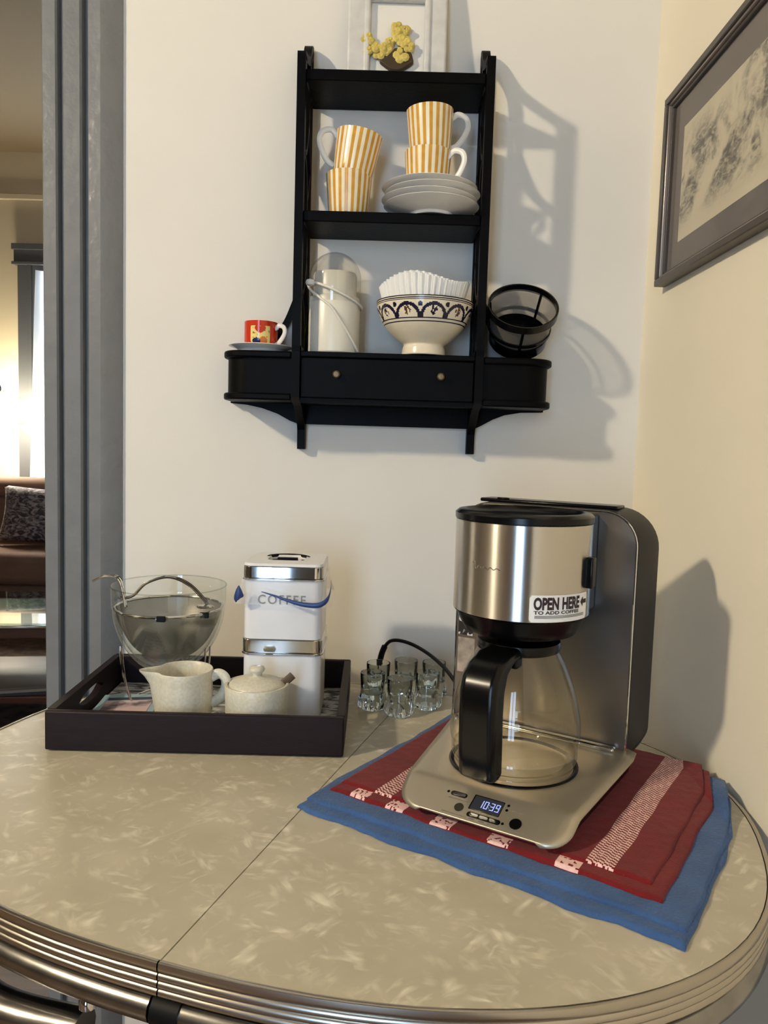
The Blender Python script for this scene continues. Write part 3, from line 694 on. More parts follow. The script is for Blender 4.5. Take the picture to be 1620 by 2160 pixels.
def bag():
    t = thing('plastic_bag', 'clear plastic bag with blue edge hanging out of the lettered canister', 'bag', (-.1575, 1.198, .94))
    film = bpy.data.materials.new('plastic_film'); film.use_nodes = True; nt = film.node_tree; nt.nodes.clear()
    out = nt.nodes.new('ShaderNodeOutputMaterial'); tr = nt.nodes.new('ShaderNodeBsdfTransparent'); pb = nt.nodes.new('ShaderNodeBsdfPrincipled'); mx = nt.nodes.new('ShaderNodeMixShader')
    pb.inputs['Base Color'].default_value = (.85, .87, .9, 1); pb.inputs['Roughness'].default_value = .12; mx.inputs[0].default_value = .22
    nt.links.new(tr.outputs[0], mx.inputs[1]); nt.links.new(pb.outputs[0], mx.inputs[2]); nt.links.new(mx.outputs[0], out.inputs[0])
    base = rrect(-.062, .062, -.062, .062, .014, 8); k = len(base); n = 7; vs = []; fs = []
    for j in range(n):
        f = j/(n-1)
        for i, (x, y) in enumerate(base):
            nx = noise.noise(Vector((x*40, y*40, f*1.5))); flare = .002+.010*f*f*(1.0+nx)+.002*nx
            L = math.hypot(x, y); drop = .038+.012*noise.noise(Vector((x*22+5, y*22, 0)))
            vs.append((x*(1+flare/L), y*(1+flare/L), .0365-f*drop))
    for j in range(n-1):
        for i in range(k): fs.append((j*k+i, j*k+(i+1) % k, (j+1)*k+(i+1) % k, (j+1)*k+i))
    MB().add(vs, fs).build('film', film, t, smooth=70)
    bm = mat('blue_film_edge', (52, 74, 128), .35)
    def strip(pts, ws):
        P = [Vector(p) for p in smoothpath(pts, 5)]; k = len(P); vs = []; fs = []
        for i, p in enumerate(P):
            u = i/(k-1)*(len(ws)-1); a = int(min(u, len(ws)-2)); w = ws[a]+(ws[a+1]-ws[a])*(u-a)
            vs += [(p.x, p.y-.0004, p.z-w/2), (p.x, p.y, p.z+w/2)]
        for i in range(k-1): fs.append((2*i, 2*i+2, 2*i+3, 2*i+1))
        MB().add(vs, fs).build('blue_edge', bm, t, world=True, smooth=60, solid=.0004)
    strip([(-.186, 1.1225, .9595), (-.165, 1.1215, .9540), (-.145, 1.121, .9475), (-.122, 1.1205, .9425), (-.100, 1.1205, .9425), (-.088, 1.128, .9500), (-.0845, 1.140, .9620), (-.0850, 1.155, .9720)], [.001, .003, .005, .007, .008, .009, .008, .006])
    strip([(-.2270, 1.1260, .9490), (-.2235, 1.1235, .9520), (-.2190, 1.1215, .9575), (-.2120, 1.1210, .9530)], [.004, .020, .022, .002])
bag()

def creamer():
    t = thing('cream_jug', 'speckled cream stoneware jug with pouring lip', 'jug', (-.2905, 1.088, ZF), (0, 0, 0))
    r = .0410; h = .090; n = 72
    prof = [(0, 0), (.036, 0), (.038, .003), (.0385, .012), (r, .030), (r, .070), (.0405, .082), (.0415, h-.001), (.0405, h+.0008), (.0385, h-.001), (.0375, .07), (.0375, .02), (.03, .006), (0, .005)]
    spa = R(192)
    def f(x, y, z):
        rr = math.hypot(x, y)
        if rr < 1e-5: return (x, y, z)
        a = math.atan2(y, x); da = (a-spa+math.pi) % (2*math.pi)-math.pi
        k = max(0, (z-.050)/.040)**1.6; g = math.exp(-(da/.26)**2)*k*.022; gn = -math.exp(-(abs(da)-.55)**2/.02)*k*.002
        dz = math.exp(-(da/.22)**2)*max(0, (z-.075)/.015)*.0-.006*math.exp(-(da/.5)**2)*0
        q = (rr+g+gn)/rr; return (x*q, y*q, z+dz)
    MB().lathe(prof, n).map(f).build('jug_body', M_CREAM, t, smooth=60)
    p = smoothpath([(.038, .004, .078), (.050, .003, .084), (.0595, .002, .078), (.0605, .001, .064), (.053, 0, .050), (.040, 0, .040)], 6)
    MB().tube(p, .0050, 12, flat=1.5).build('handle', M_CREAM, t)
creamer()

def sugar():
    t = thing('sugar_bowl', 'speckled cream stoneware sugar bowl with knobbed lid', 'sugar bowl', (-.1835, 1.0825, ZF))
    r = .0462; h = .073
    MB().lathe([(0, 0), (.040, 0), (.043, .003), (.0440, .02), (r-.001, .060), (r, h), (r-.001, h+.0015), (r-.0045, h+.001), (r-.005, h-.004), (.041, .03), (0, .006)], 64).build('bowl_body', M_CREAM, t, smooth=60)
    l = MB().lathe([(r-.0055, h-.0035), (r-.0055, h-.0005), (.037, h+.004), (.022, h+.0085), (.010, h+.0105), (.0065, h+.013), (.0075, h+.017), (.0105, h+.0195), (.0115, h+.0225), (.009, h+.0260), (0, h+.027)], 56).build('lid', M_CREAM, t, smooth=60)
    sp = MB().tube([(.030, .006, h-.006), (.044, .008, h+.006), (.0505, .009, h+.012)], .003, 8, flat=2).build('spoon_handle', mat('dark_wood_spoon', (88, 68, 50), .5), t)
sugar()

def dripper():
    cx, cy = -.3465, 1.206; zb = .812
    st = thing('wire_stand', 'bent steel wire stand on legs holding the glass bowl', 'stand', (cx, cy, ZF))
    Zl = zb-ZF
    for k, a in enumerate((212, 338, 92)):
        for da in (-4.5, 4.5):
            ca, sa = math.cos(R(a+da)), math.sin(R(a+da))
            rr = [(.055, .0016), (.060, .012), (.069, .045), (.0735, .075), (.0745, .098)]
            MB().tube(smoothpath([(r*ca, r*sa, z) for r, z in rr], 6), .0016, 8).build('leg_wire', M_CHROME, st)
    MB().tube([(.058*math.cos(2*math.pi*k/48), .058*math.sin(2*math.pi*k/48), .004) for k in range(48)], .0016, 8, closed=True).build('hoop', M_CHROME, st)
    g = thing('glass_bowl', 'clear round glass bowl raised on a wire stand', 'bowl', (cx, cy, zb))
    op = [(0, 0), (.026, .002), (.046, .013), (.063, .032), (.076, .055), (.084, .080), (.0865, .098), (.0865, .104), (.0885, .108), (.0890, .138)]
    ip = [(0, .009), (.026, .010), (.044, .019), (.060, .036), (.0725, .058), (.0805, .082), (.0840, .104)]
    MB().lathe(smoothpath(op, 4), 72).lathe(smoothpath(ip, 4), 72).build('bowl_glass', M_GLASS, g, smooth=60)
    MB().tube([(.089*math.cos(2*math.pi*k/64), .089*math.sin(2*math.pi*k/64), .138) for k in range(64)], .0011, 6, closed=True).build('rim', thin_glass('rim_glass', (.85, .87, .86), .4), g)
    s = thing('mesh_strainer', 'fine mesh strainer with wire handle set in the glass bowl', 'strainer', (cx, cy, zb+.022))
    hp = [(0, -.004), (.034, .004), (.055, .020), (.069, .042), (.0785, .064), (.0825, .080)]
    MB().lathe(smoothpath(hp, 5), 64).build('mesh_cup', mesh_screen('steel_mesh', (122, 118, 112), .72, .45, .75), s, smooth=60)
    zr = .081
    MB().tube([(.083*math.cos(2*math.pi*k/56), .083*math.sin(2*math.pi*k/56), zr) for k in range(56)], .0022, 8, closed=True).build('rim_wire', M_CHROME, s)
    for off in (-.004, .004):
        p = [(-.070, -.030+off, zr+.018), (-.050, -.028+off, zr+.020), (-.030, -.024+off, zr+.040), (.004, -.020+off, zr+.051), (.035, -.018+off, zr+.040), (.062, -.022+off, zr+.016), (.068, -.026+off, zr+.008)]
        MB().tube(smoothpath(p, 7), .0019, 8).build('handle_wire', M_CHROME, s)
        p = [(-.058, -.034+off*.8, zr+.003), (-.062, -.034+off*.8, zr+.028), (-.068, -.034+off, zr+.047), (-.078, -.034+off, zr+.052), (-.095, -.032+off*.6, zr+.050), (-.112, -.028, zr+.042)]
        MB().tube(smoothpath(p, 7), .0017, 8).build('hook_wire', M_CHROME, s)
    for a in (-82, -36):
        x, y = .0845*math.cos(R(a)), .0845*math.sin(R(a))
        MB().box(x-.007, x+.007, y-.003, y+.002, zr-.006, zr+.003).build('rubber_tip', M_BLKMAT, s, bevel=.0015)
    MB().lathe([(0, -.001), (.010, -.001), (.012, .001), (.010, .003), (0, .003)], 20).map(lambda x, y, z: (x*1.2+.066, y*.7-.036, z+zr+.008)).build('thumb_loop', M_CHROME, s)
dripper()

# ------------------------------------------------------------------ six glasses
def tumblers():
    ro, h = .0205, .060
    prof = [(0, .001), (.012, .001), (.019, .0005), (.0225, .004), (.0232, .012), (.0220, .020), (ro-.0012, .030), (ro, .058), (ro-.0004, h), (ro-.0014, h), (ro-.0020, .056), (ro-.0032, .032), (ro-.006, .0255), (0, .024)]
    def rad(r, z, a): return r*(1+(.07*math.cos(8*a) if .002 < z < .022 and r > .018 else 0))
    spots = [(.0255, 1.205), (-.0185, 1.232), (.0720, 1.243), (-.0105, 1.290), (.0375, 1.312), (.0860, 1.306)]
    lab = 'small clear shot glass with heavy faceted base, in the cluster beside the tray'
    first = None
    for x, y in spots:
        if first is None:
            o = MB().lathe(prof, 48, rad=rad).build('shot_glass', M_TUMBLER, smooth=40); first = o
        else:
            o = first.copy(); COL.objects.link(o)
        o.location = (x, y, TZ+.0003); o.rotation_euler = (0, 0, x*31)
        tag(o, lab, 'glass', 'shot glasses beside the tray')
tumblers()

# ------------------------------------------------------------------ towels
def towel(parent, name, mats, o, ang, W_, H_, z0, th, edge_amp, seed, stripes=None, hump=0.0, nx=220, ny=180, topn=.0012):
    ca, sa = math.cos(ang), math.sin(ang)
    b = MB(); vs = []; fs = []; ms = []
    def wob(u, v): return noise.noise(Vector((u*14+seed, v*14, seed)))
    for j in range(ny+1):
        for i in range(nx+1):
            u, v = i/nx*W_, j/ny*H_
            e = min(u, W_-u, v, H_-v); lift = min(1, e/(th*1.1)); prof = math.sqrt(max(0, 1-(1-lift)**2))
            du = edge_amp*noise.noise(Vector((v*20, seed, 3)))*(1 if u < W_/2 else -1)
            dv = edge_amp*noise.noise(Vector((u*20, seed, 9)))*(1 if v < H_/2 else -1)
            x, y = u+du, v+dv
            dv += .0016*noise.noise(Vector((u*75, seed, 4)))*(1 if v < .02 else 0); y = v+dv
            z = z0+th*.35+(th*.65+topn*wob(u, v)+.0004*noise.noise(Vector((u*90, v*90, seed))))*prof
            X = o[0]+x*ca+y*sa; Y = o[1]-x*sa+y*ca
            if X > .400:
                ex = X-.400; X = .400+ex*.56; z += hump*min(ex, .05)*(.6+.4*math.sin(Y*24))
            vs.append((X, Y, z))
    for j in range(ny):
        for i in range(nx):
            a = j*(nx+1)+i; fs.append((a, a+1, a+nx+2, a+nx+1)); ms.append(stripes((i+.5)/nx*W_, (j+.5)/ny*H_) if stripes else 0)
    # skirt down to the supporting surface
    ring = [i for i in range(nx+1)]+[j*(nx+1)+nx for j in range(1, ny+1)]+[ny*(nx+1)+i for i in range(nx-1, -1, -1)]+[j*(nx+1) for j in range(ny-1, 0, -1)]
    base = len(vs)
    for q in ring: p = vs[q]; vs.append((p[0], p[1], max(z0+.0002, p[2]-th*.35)))
    k = len(ring)
    for q in range(k): fs.append((ring[q], ring[(q+1) % k], base+(q+1) % k, base+q)); ms.append(0)
    fs.append(tuple(base+q for q in range(k))[::-1]); ms.append(0)
    b.add(vs, fs, ms)
    return b.build(name, mats, parent, world=True, smooth=70)
def towels():
    ang = R(33)
    bt = thing('blue_towel', 'blue cotton towel folded under the red towel', 'towel', (.19, .92, TZ+.0003))
    towel(bt, 'fold_layer', M_BLUE, (-.099, .874), ang, .439, .386, TZ+.0003, .0055, .005, 1.3, hump=.25, topn=.002)
    towel(bt, 'fold_layer', M_BLUE, (-.0885, .888), ang, .434, .372, TZ+.0050, .0050, .007, 5.2, hump=.40, topn=.0018)
    rt = thing('red_towel', 'red cotton towel with white woven stripes under the coffee maker', 'towel', (.19, .95, TZ+.010))
    def knit(u, v, c, half):
        d = u-c
        if abs(d) > half: return 0
        col = int((d+half)/(half*2/5)); ph = (v+.0016*(col % 2)+d*.5) % .0052
        return 1 if ph < .0028 else 0
    def lower(u, v):
        if v > .03: return 0
        for c in (.041, .092, .153, .222, .300):
            if abs(u-c) < .012: return 1 if noise.noise(Vector((u*260, v*260, 2))) > -.25 else 0
        return 0
    def upper(u, v):
        return knit(u, v, .060, .012) or knit(u, v, .322, .014)
    towel(rt, 'fold_layer', [M_RED, M_PINK], (-.0625, .904), ang, .394, .345, TZ+.0095, .0045, .003, 8.4, stripes=lower, hump=.45, nx=240)
    towel(rt, 'fold_layer', [M_RED, M_PINK], (-.0480, .9175), ang, .374, .332, TZ+.0132, .0040, .002, 11.7, stripes=upper, hump=.5, nx=300, ny=260, topn=.0008)
towels()

# ------------------------------------------------------------------ coffee maker
CM = (.163, .925, .7690); CMR = -R(31)
def hw(y):   # left and right x limits of the flared base
    f = (y+.137)/(.108+.137); return (-.086-.050*f, .113+.010*f)
def coffee_maker():
    t = thing('coffee_maker', 'steel and black drip coffee maker standing on the red towel', 'coffee maker', CM, (0, 0, CMR))
    # base plate surface
    ny, nx = 34, 24; vs = []; fs = []
    yf, yb = -.139, .112; rc = .026
    for j in range(ny+1):
        q = j/ny; y = yf+(yb-yf)*(q**1.5)
        xl, xr = hw(y)
        dy = y-yf
        if dy < rc: ins = rc-math.sqrt(max(0, rc*rc-(rc-dy)**2))
        else: ins = 0
        xl += ins; xr -= ins
        if y > -.094: z = .0255
        elif y < -.104: z = .0215+(y+.104)*.42
        else:
            z = min(.0215+.42*(y+.104), .0255)
        if y > .098: z += (y-.098)**2*30
        for i in range(nx+1):
            u = i/nx; x = xl+(xr-xl)*u; e = min(u, 1-u)*(xr-xl); dz = -.0035*max(0, 1-e/.004)**2
            vs.append((x, y, z+dz))
    for j in range(ny):
        for i in range(nx): a = j*(nx+1)+i; fs.append((a, a+1, a+nx+2, a+nx+1))
    MB().add(vs, fs).build('base_plate', M_CHAMP, t, smooth=60, solid=.0025)
    ol = []
    for y in [yf+.006+(yb-yf-.006)*k/14 for k in range(15)]:
        xl, xr = hw(y); dy = y-yf-.006; r2 = .022; ins = r2-math.sqrt(max(0, r2*r2-(r2-dy)**2)) if dy < r2 else 0
        ol.append((xl+.004+ins, xr-.004-ins, y))
    b = MB(); vs = []; fs = []
    for xl, xr, y in ol:
        zt = (.0235 if y > -.098 else .0205+(y+.104)*.42)-.0012
        vs += [(xl+.006, y+.004, .0003), (xr-.006, y+.004, .0003), (xr, y, zt), (xl, y, zt)]
    for j in range(len(ol)-1):
        a = 4*j
        for q in range(4): fs.append((a+q, a+(q+1) % 4, a+4+(q+1) % 4, a+4+q))
    fs += [(0, 1, 2, 3), tuple(4*(len(ol)-1)+q for q in (3, 2, 1, 0))]
    b.add(vs, fs).build('base_body', M_BLKPL, t, smooth=20)
    MB().lathe([(0, .0258), (.066, .0258), (.072, .0262), (.075, .0282), (.077, .0290), (.079, .0282), (.079, .0256)], 56).build('warming_plate', M_BLKPL, t)
    # back panel and housing
    xl, xr = -.1365, .1100; ztop = .3365
    sheet = rrect(xl, xr, .018, ztop, [.004, .044, .044, .004], 10)
    MB().prism(sheet, 'y', .108, .1105).build('back_panel', M_DKSTEEL, t, smooth=40)
    pth = [(xr, .108, .02), (xr, .108, ztop-.044)]+[(xr-.044+.044*math.cos(R(a)), .108, ztop-.044+.044*math.sin(R(a))) for a in range(9, 90, 9)]+[(xr-.044, .108, ztop), (xl+.044, .108, ztop)]+[(xl+.044-.044*math.sin(R(a)), .108, ztop-.044+.044*math.cos(R(a))) for a in range(9, 90, 9)]+[(xl, .108, ztop-.044), (xl, .108, .02)]
    MB().tube(pth, .0014, 6).build('panel_edge', M_CHROME, t)
    fo = rrect(xl-.002, xr+.0015, .0085, ztop+.0015, [.016, .045, .045, .016], 10); bo = rrect(xl-.002, xr+.0155, .020, ztop+.0035, [.030, .052, .050, .016], 10); kq = len(fo)
    vs = [(x, .1106, z) for x, z in fo]+[(x+(X-x)*.8, .140, z+(Z-z)*.7) for (x, z), (X, Z) in zip(fo, bo)]+[(X, .160, Z) for X, Z in bo]+[(X*.97, .164, Z*.985+.002) for X, Z in bo]
    fs = [tuple(range(kq)), tuple(3*kq+i for i in range(kq))[::-1]]
    for q in range(3): fs += [(q*kq+i, q*kq+(i+1) % kq, (q+1)*kq+(i+1) % kq, (q+1)*kq+i) for i in range(kq)]
    MB().add(vs, fs).build('rear_housing', M_GREYPL, t, smooth=40)
    MB().box(xl+.010, xr-.012, .096, .1085, .0268, .0335).build('rear_foot_bar', M_STEELC, t, bevel=.003, seg=3)
    lid = MB().box(xl+.024, xr-.030, .118, .156, ztop+.0015, ztop+.0065).build('reservoir_lid', M_BLKPL, t, bevel=.002)
    MB().box(xl+.050, xl+.066, .118, .126, ztop+.006, ztop+.0085).build('lid_tab', M_BLKPL, t, bevel=.001)
    # brew basket
    rb = .0815; z0, z1 = .2190, .3285
    MB().lathe([(rb-.002, z0), (rb, z0+.001), (rb, z1-.001), (rb-.002, z1)], 96).build('brew_basket', M_BRUSH, t, smooth=50)
    MB().lathe([(rb-.0015, z1), (rb+.0010, z1+.0005), (rb+.0012, z1+.007), (rb-.003, z1+.0105), (rb-.010, z1+.0112), (rb-.014, z1+.006), (.05, z1+.0025), (0, z1+.002)], 72).build('basket_lid', M_BLKPL, t, smooth=50)
    MB().lathe([(rb-.0005, z0), (rb-.004, z0-.004), (rb-.010, z0-.016), (rb-.015, z0-.0240), (rb-.019, z0-.0255), (.030, z0-.0255), (0, z0-.0255)], 72).build('funnel', M_BLKPL, t, smooth=40)
    MB().box(-.060, .060, .062, .1085, z0-.010, z1+.004).build('bridge', M_GREYPL, t, bevel=.004)
    a = R(-2); MB().box(-.007, .007, -.004, .006, z0+.036, z0+.072).map(lambda x, y, z: ((rb+.002)*math.cos(a)-x*math.sin(a)*1-(y)*math.cos(a)*-1, (rb+.002)*math.sin(a)+x*math.cos(a)+y*math.sin(a), z)).build('basket_latch', M_BLKPL, t, bevel=.002)
    # embossed script mark on the basket
    pts = []
    for k in range(60):
        u = k/59; th = R(-112+26*u); zz = z0+.058+.0024*math.sin(u*30)*(1-.7*u)+.004*(u < .1)
        pts.append(((rb+.0003)*math.cos(th), (rb+.0003)*math.sin(th), zz))
    MB().tube(pts, .00045, 5).build('script_mark', M_STEELC, t)
    # sticker wrapped on the basket
    ta0, ta1 = R(-62), R(-3); sz0, sz1 = z0+.0015, z0+.0320; L = rb*(ta1-ta0)
    def wrap(x, z, e): a = ta0+x/rb; return ((rb+e)*math.cos(a), (rb+e)*math.sin(a), sz0+z)
    vs = []; fs = []
    outl = rrect(0, L, 0, sz1-sz0, .004, 4)
    n = 36
    for k in range(n+1):
        x = L*k/n; ins = 0
        if x < .003: ins = .003-math.sqrt(max(0, .003**2-(.003-x)**2))
        if x > L-.003: ins = .003-math.sqrt(max(0, .003**2-(x-L+.003)**2))
        vs += [wrap(x, ins, .0004), wrap(x, sz1-sz0-ins, .0004)]
    for k in range(n): fs.append((2*k, 2*k+2, 2*k+3, 2*k+1))
    st = MB().add(vs, fs).build('sticker', M_PAPER, t, smooth=60)
    def word(body, size, x, z, wd, name='lettering', hscale=1.0, bold=.0):
        v_, f_ = text_mesh(body, size, 0, 1.0, bold); a0 = min(v[0] for v in v_); a1 = max(v[0] for v in v_); s = wd/(a1-a0)
        o = MB().add([wrap(x+(v[0]-a0)*s, z+v[1]*hscale, .0008) for v in v_], f_).build(name, M_INK, t, smooth=0); return o
    word('OPEN', .0150, .0045, .0148, .0300, hscale=1.22, bold=.0007); word('HERE', .0150, .0390, .0148, .0270, hscale=1.22, bold=.0007)
    word('TO ADD COFFEE', .0052, .0050, .0092, .0600, bold=.00015)
    ar = [(.0680, .0205), (.0735, .0265), (.0735, .0228), (.0815, .0228), (.0815, .0182), (.0735, .0182), (.0735, .0145)]
    MB().add([wrap(x, z, .0008) for x, z in ar], [(0, 6, 5, 2, 1)[0:1]+(1, 2), (0, 2, 5), (0, 5, 6), (2, 3, 4, 5)]).build('arrow', M_INK, t, smooth=0)
    b = MB()
    for q in range(4):
        vs = []; fs = []; za = .0045+.0009*q
        for k in range(25): x = .006+.070*k/24; vs += [wrap(x, za, .0008), wrap(x, za+.00045, .0008)]
        for k in range(24): fs.append((2*k, 2*k+2, 2*k+3, 2*k+1))
        b.add(vs, fs)
    b.build('fine_print', M_GREYINK, t, smooth=0)
    # control panel on the sloping front
    kk = .42; nrm = Vector((0, -kk, 1)).normalized(); up = Vector((0, 1, kk)).normalized()
    def cp(x, y, e=.0): p = Vector((x, y, .0215+(y+.104)*kk+.00135))+nrm*e; return p
    def pad(name, pts, e0, e1, m, bevel=0):
        n = len(pts); vs = [cp(x, y, e0) for x, y in pts]+[cp(x, y, e1) for x, y in pts]
        return MB().add(vs, [tuple(range(n))[::-1], tuple(range(n, 2*n))]+[(i, (i+1) % n, n+(i+1) % n, n+i) for i in range(n)]).build(name, m, t, smooth=40, bevel=bevel)
    def oval(cx, cy, w, h): return rrect(cx-w/2, cx+w/2, cy-h/2, cy+h/2, min(w, h)/2*.98, 6)
    def disc(cx, cy, r): return [(cx+r*math.cos(2*math.pi*k/20), cy+r*math.sin(2*math.pi*k/20)) for k in range(20)]
    DY = .0005
    pad('button_surround', oval(-.0200, -.1105+DY, .0200, .0062), -.001, .0003, M_BLKPL); pad('button', oval(-.0200, -.1105+DY, .0165, .0034), 0, .0008, M_CHROME)
    pad('button_surround', oval(.0190, -.1308+DY, .0395, .0062), -.001, .0003, M_BLKPL)
    for q in range(3): pad('button', oval(.0075+.0116*q, -.1308+DY, .0102, .0034), 0, .0008, M_CHROME)
    pad('round_button', disc(-.0125, -.1258, .0052), 0, .0008, mat('olive_black_plastic', (44, 40, 28), .3)); pad('round_button', disc(.0545, -.1262, .0066), 0, .0010, M_BLKPL)
    for x, y in ((-.0335, -.1098), (.0413, -.1300), (.0385, -.1066), (.0388, -.1128)): pad('indicator', disc(x, y, .0016), 0, .0003, M_BLKPL)
    pad('display_bezel', rrect(-.0025, .0340, -.1243, -.1040, .001, 2), -.001, .0002, M_STEELC)
    pad('display', rrect(-.0010, .0325, -.1232, -.1052, .0008, 2), 0, .0005, mat('lcd_dark', (52, 54, 62), .15))
    SEG = {'0': 'abcdef', '1': 'bc', '3': 'abgcd', '9': 'abcdfg'}
    b = MB(); dm = mat('lcd_digits', (150, 165, 235), .5, emis=(.30, .38, .95), estr=.75)
    def quad(x0, x1, y0, y1):
        b.add([cp(x0, y0, .0008), cp(x1, y0, .0008), cp(x1, y1, .0008), cp(x0, y1, .0008)], [(0, 1, 2, 3)])
    def digit(ch, x, y, w=.0046, h=.0098, s=.0010):
        for q in SEG[ch]:
            if q in 'adg': yy = {'a': y+h-s, 'g': y+h/2-s/2, 'd': y}[q]; quad(x, x+w, yy, yy+s)
            else:
                xx = x+w-s if q in 'bc' else x; ya = y+h/2 if q in 'bf' else y; quad(xx, xx+s, ya, ya+h/2)
    for ch, x in zip('1039', (.0070, .0132, .0204, .0266)): digit(ch, x, -.1195)
    quad(.0188, .0196, -.1172, -.1164); quad(.0188, .0196, -.1136, -.1128)
    b.build('digits', dm, t, smooth=0)
    for x, y, w in ((-.018, -.1164, .024), (-.014, -.1352, .030), (.0070, -.1352, .007), (.0185, -.1352, .007), (.0325, -.1352, .014), (.0585, -.1352, .018), (.0510, -.1118, .016)):
        pad('legend', rrect(x-w/2, x+w/2, y-.0007, y+.0007, .0003, 1), 0, .00012, M_GREYINK)
    # small picture sticker low on the panel's left
    MB().box(xl+.004, xl+.026, .1072, .1080, .146, .190).build('picture_sticker', blotch('black_white_print', (34, 28, 30), (214, 208, 198), 60, .47, .53, .4, (1, 1, 1), 2, 1.0), t)
    MB().box(xl+.004, xl+.030, .1072, .1080, .092, .142).build('clear_sticker', mat('silver_sticker', (170, 160, 152), .25, .5, var=.3, vscale=80), t)
    # power cord from the left rear, over to the wall and down behind the table
    p = [(.128, 1.105, .808), (.118, 1.16, .810), (.098, 1.24, .820), (.068, 1.30, .830), (.036, 1.335, .836), (.010, 1.355, .832), (-.004, 1.370, .812)]
    MB().tube(smoothpath(p, 8), .0032, 10).build('power_cord', M_BLKMAT, t, world=True)
    MB().tube(smoothpath([(-.001, 1.367, .818), (-.0065, 1.374, .800), (-.010, 1.385, .770), (-.010, 1.400, .70), (-.010, 1.405, .45)], 6), [.0056]*13+[.0034]*12, 10).build('cord_grip', M_BLKMAT, t, world=True)
coffee_maker()

def carafe():
    zc = CM[2]+.0293
    t = thing('glass_carafe', 'clear glass coffee carafe with black lid and handle in the coffee maker', 'carafe', (CM[0], CM[1], zc), (0, 0, CMR))
    keys = [(.0, .001), (.066, .001), (.0735, .004), (.0765, .010), (.0770, .018), (.0762, .022), (.0780, .027), (.0792, .036), (.0790, .050), (.0765, .068), (.0715, .088), (.0640, .110), (.0550, .130), (.0470, .144)]
    MB().lathe(smoothpath(keys, 4), 80).build('glass', M_GLASS2, t, smooth=60)
    MB().lathe([(.0625, .004), (.0732, .0075), (.0742, .0125), (.0748, .0185)], 80).build('base_ring', thin_glass('thick_glass', (.80, .79, .75), .7), t, smooth=60)
    MB().lathe([(.045, .140), (.050, .142), (.0515, .148), (.050, .153), (.040, .1545), (.030, .1545), (.027, .1595), (.020, .1605), (0, .1605)], 56).build('lid', M_BLKPL, t, smooth=40)
    # handle in the plane of the local -y axis, rounded
    prof = [(.040, .1530), (.076, .1520), (.100, .1440), (.115, .1320), (.1200, .1160), (.1205, .0900), (.1190, .0500), (.1150, .0180), (.1080, .0110), (.0900, .0110), (.0850, .0180), (.0860, .0500), (.0880, .0850), (.0870, .1100), (.0800, .1280), (.0660, .1350), (.040, .1370)]
    prof = [tuple(p) for p in prof]
    MB().prism([(-r, z) for r, z in prof], 'x', -.022, .022).build('handle', M_BLKPL, t, smooth=50, bevel=.0075, seg=4)
    MB().box(-.012, .022, -.058, -.040, .130, .144).build('handle_clip', M_BLKPL, t, bevel=.003)
carafe()

# ------------------------------------------------------------------ living room furniture
def sofa():
    t = thing('sofa', 'brown upholstered sofa standing below the living room window', 'sofa', (-2.3, 4.85, 0))
    m = mat('brown_upholstery', (112, 84, 66), .85, var=.12, vscale=8, bump=.3, bscale=60)
    def soft(x0, x1, y0, y1, z0, z1, name, r=.05):
        return MB().box(x0, x1, y0, y1, z0, z1).build(name, m, t, world=True, bevel=r, seg=5)
    soft(-3.6, -1.4, 4.45, 5.25, .10, .30, 'base', .03)
    soft(-3.5, -1.5, 4.40, 5.05, .30, .49, 'seat_cushion', .05)
    soft(-3.5, -1.5, 4.98, 5.24, .45, .80, 'backrest', .06)
    b = MB().tube([(-3.5, 4.97, .84), (-2.6, 4.96, .845), (-1.5, 4.97, .84)], .066, 20); b.build('bolster', m, t, world=True)
    for x in (-3.5, -1.5): MB().box(x-.03, x+.03, 4.5, 4.56, 0, .10).build('leg', M_BLKMAT, t, world=True)
    for x in (-3.6, -1.5): soft(x, x+.14, 4.45, 5.25, .30, .62, 'arm', .05)
sofa()
def pillow():
    n = 28; vs = []; fs = []
    for s in (1, -1):
        for j in range(n+1):
            for i in range(n+1):
                u, v = i/n*2-1, j/n*2-1
                hgt = .085*((1-u**4)*(1-v**4))**.5; sx = .36*(1-.06*(1-v*v))*u; sz = .175*(1-.06*(1-u*u))*v
                vs.append((sx, -s*hgt, sz))
    for s in range(2):
        o = s*(n+1)**2
        for j in range(n):
            for i in range(n): a = o+j*(n+1)+i; fs.append((a, a+1, a+n+2, a+n+1))
    m = blotch('patterned_cushion', (52, 42, 46), (150, 136, 132), 16, .42, .66, .8, (1, 1, 2), 6, 2.5)
    o = MB().add(vs, fs).build('throw_pillow', m, smooth=80)
    o.location = (-2.07, 4.785, .676); o.rotation_euler = (R(-14), R(3), R(4)); tag(o, 'dark grey patterned throw pillow leaning on the brown sofa', 'pillow')
pillow()
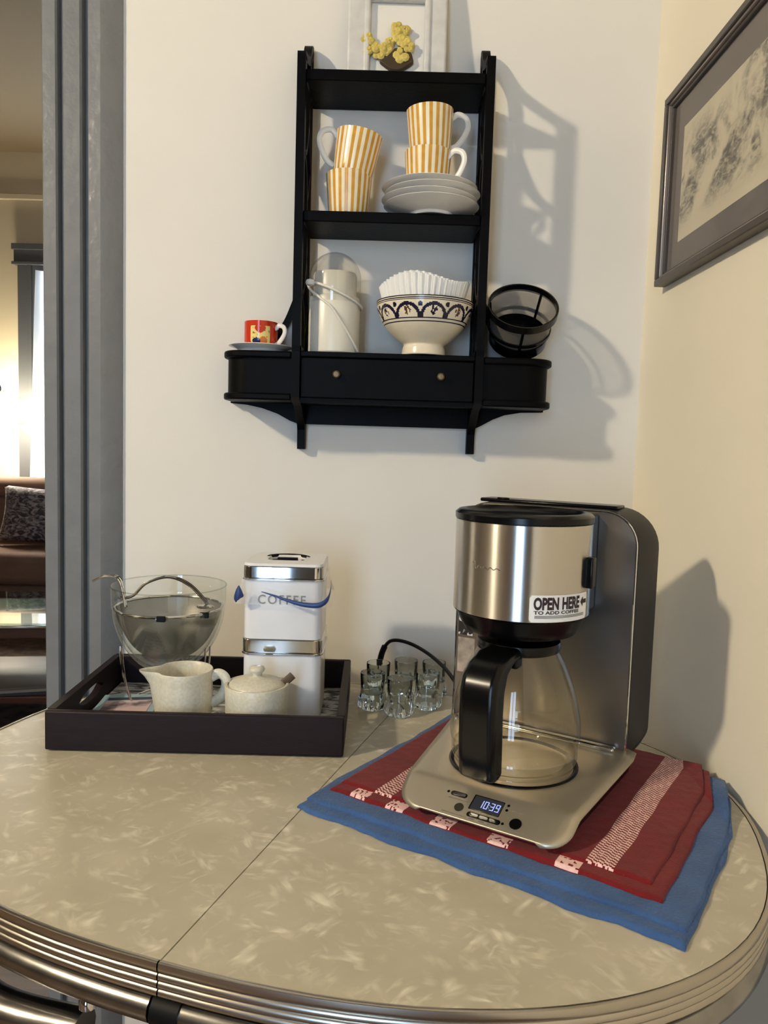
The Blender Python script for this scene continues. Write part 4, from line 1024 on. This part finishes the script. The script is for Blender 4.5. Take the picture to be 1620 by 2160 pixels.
def coffee_table():
    t = thing('coffee_table', 'low wooden coffee table with glass top and lower shelf', 'table', (-1.75, 3.15, 0), (0, 0, R(8)))
    wd = mat('reddish_brown_wood', (86, 48, 30), .35, var=.2, vscale=10, stretch=(1, 6, 6))
    MB().box(-.55, .55, -.32, .32, .452, .462).build('glass_top', thin_glass('table_glass', (.70, .76, .74), .8), t, bevel=.002)
    for y in (-.31, .31): MB().box(-.55, .55, y-.008, y+.008, .440, .452).build('edge_rail', M_CHROME, t, bevel=.003)
    MB().box(-.54, .54, -.29, .29, .395, .438).build('frame', wd, t, bevel=.004)
    MB().box(-.54, .54, -.29, .29, .135, .165).build('lower_shelf', wd, t, bevel=.004)
    for x in (-.52, .52):
        for y in (-.27, .27): MB().box(x-.02, x+.02, y-.02, y+.02, 0, .395).build('leg', wd, t, bevel=.002)
    g = 'magazines on the lower shelf'
    cols = [((150, 138, 116), 'tan'), ((104, 92, 80), 'grey-brown'), ((60, 54, 52), 'dark grey')]
    M8 = Matrix.Translation((-1.75, 3.15, 0)) @ Matrix.Rotation(R(8), 4, 'Z')
    for q, (x, y, rz) in enumerate(((-.30, -.14, 3), (-.02, -.13, -6), (.27, -.14, 5))):
        for k in range(3):
            c, nm = cols[(q+k) % 3]
            o = MB().box(-.11, .11, -.14, .14, 0, .011).build('magazine', mat('magazine_'+nm.replace('-', '_'), c, .5), bevel=.001)
            p = M8 @ Vector((x, y, .1654+.0114*k)); o.location = p; o.rotation_euler = (0, 0, R(8+rz+4*k))
            tag(o, 'magazine lying in a pile on the shelf of the glass coffee table', 'magazine', g)
coffee_table()
def floor_lamp():
    t = thing('floor_lamp', 'glowing floor lamp with clear glass dome shade behind the sofa', 'lamp', (-2.585, 5.08, 0))
    # stands in the gap beside the seat, shade over the sofa back
    MB().lathe([(0, 0), (.13, 0), (.13, .015), (.02, .03), (0, .03)], 32).map(lambda x, y, z: (x-.0, y-.75, z)).build('base', M_CHROME, t)
    MB().tube(smoothpath([(0, -.75, .03), (0, -.75, 1.2), (0, -.68, 1.50), (0, -.40, 1.66), (0, -.12, 1.62), (0, 0, 1.50), (0, 0, 1.46)], 8), .009, 10).build('pole', M_CHROME, t)
    dome = [(.02, 1.465)]+[(.19*math.sin(R(a)), 1.30+.165*math.cos(R(a))) for a in range(12, 97, 7)]+[(.17, 1.262), (.12, 1.250)]
    MB().lathe(dome, 48).build('glass_shade', thin_glass('lamp_glass', (.93, .93, .88), .6), t, smooth=60)
    m = mat('lamp_diffuser_glow', (255, 246, 225), .6, emis=(1.0, .90, .70), estr=130)
    MB().lathe([(0, 1.405), (.03, 1.40), (.085, 1.33), (.115, 1.275), (.10, 1.265), (0, 1.262)], 40).build('diffuser', m, t, smooth=60)
floor_lamp()
o = MB().box(-3.4, -.9, 2.3, 4.3, .0005, .012).build('floor_rug', blotch('brown_rug', (66, 48, 36), (98, 74, 56), 18, .4, .6, .95, (1, 1, 1), 6), smooth=0)
tag(o, 'brown woven rug under the glass coffee table', 'rug')
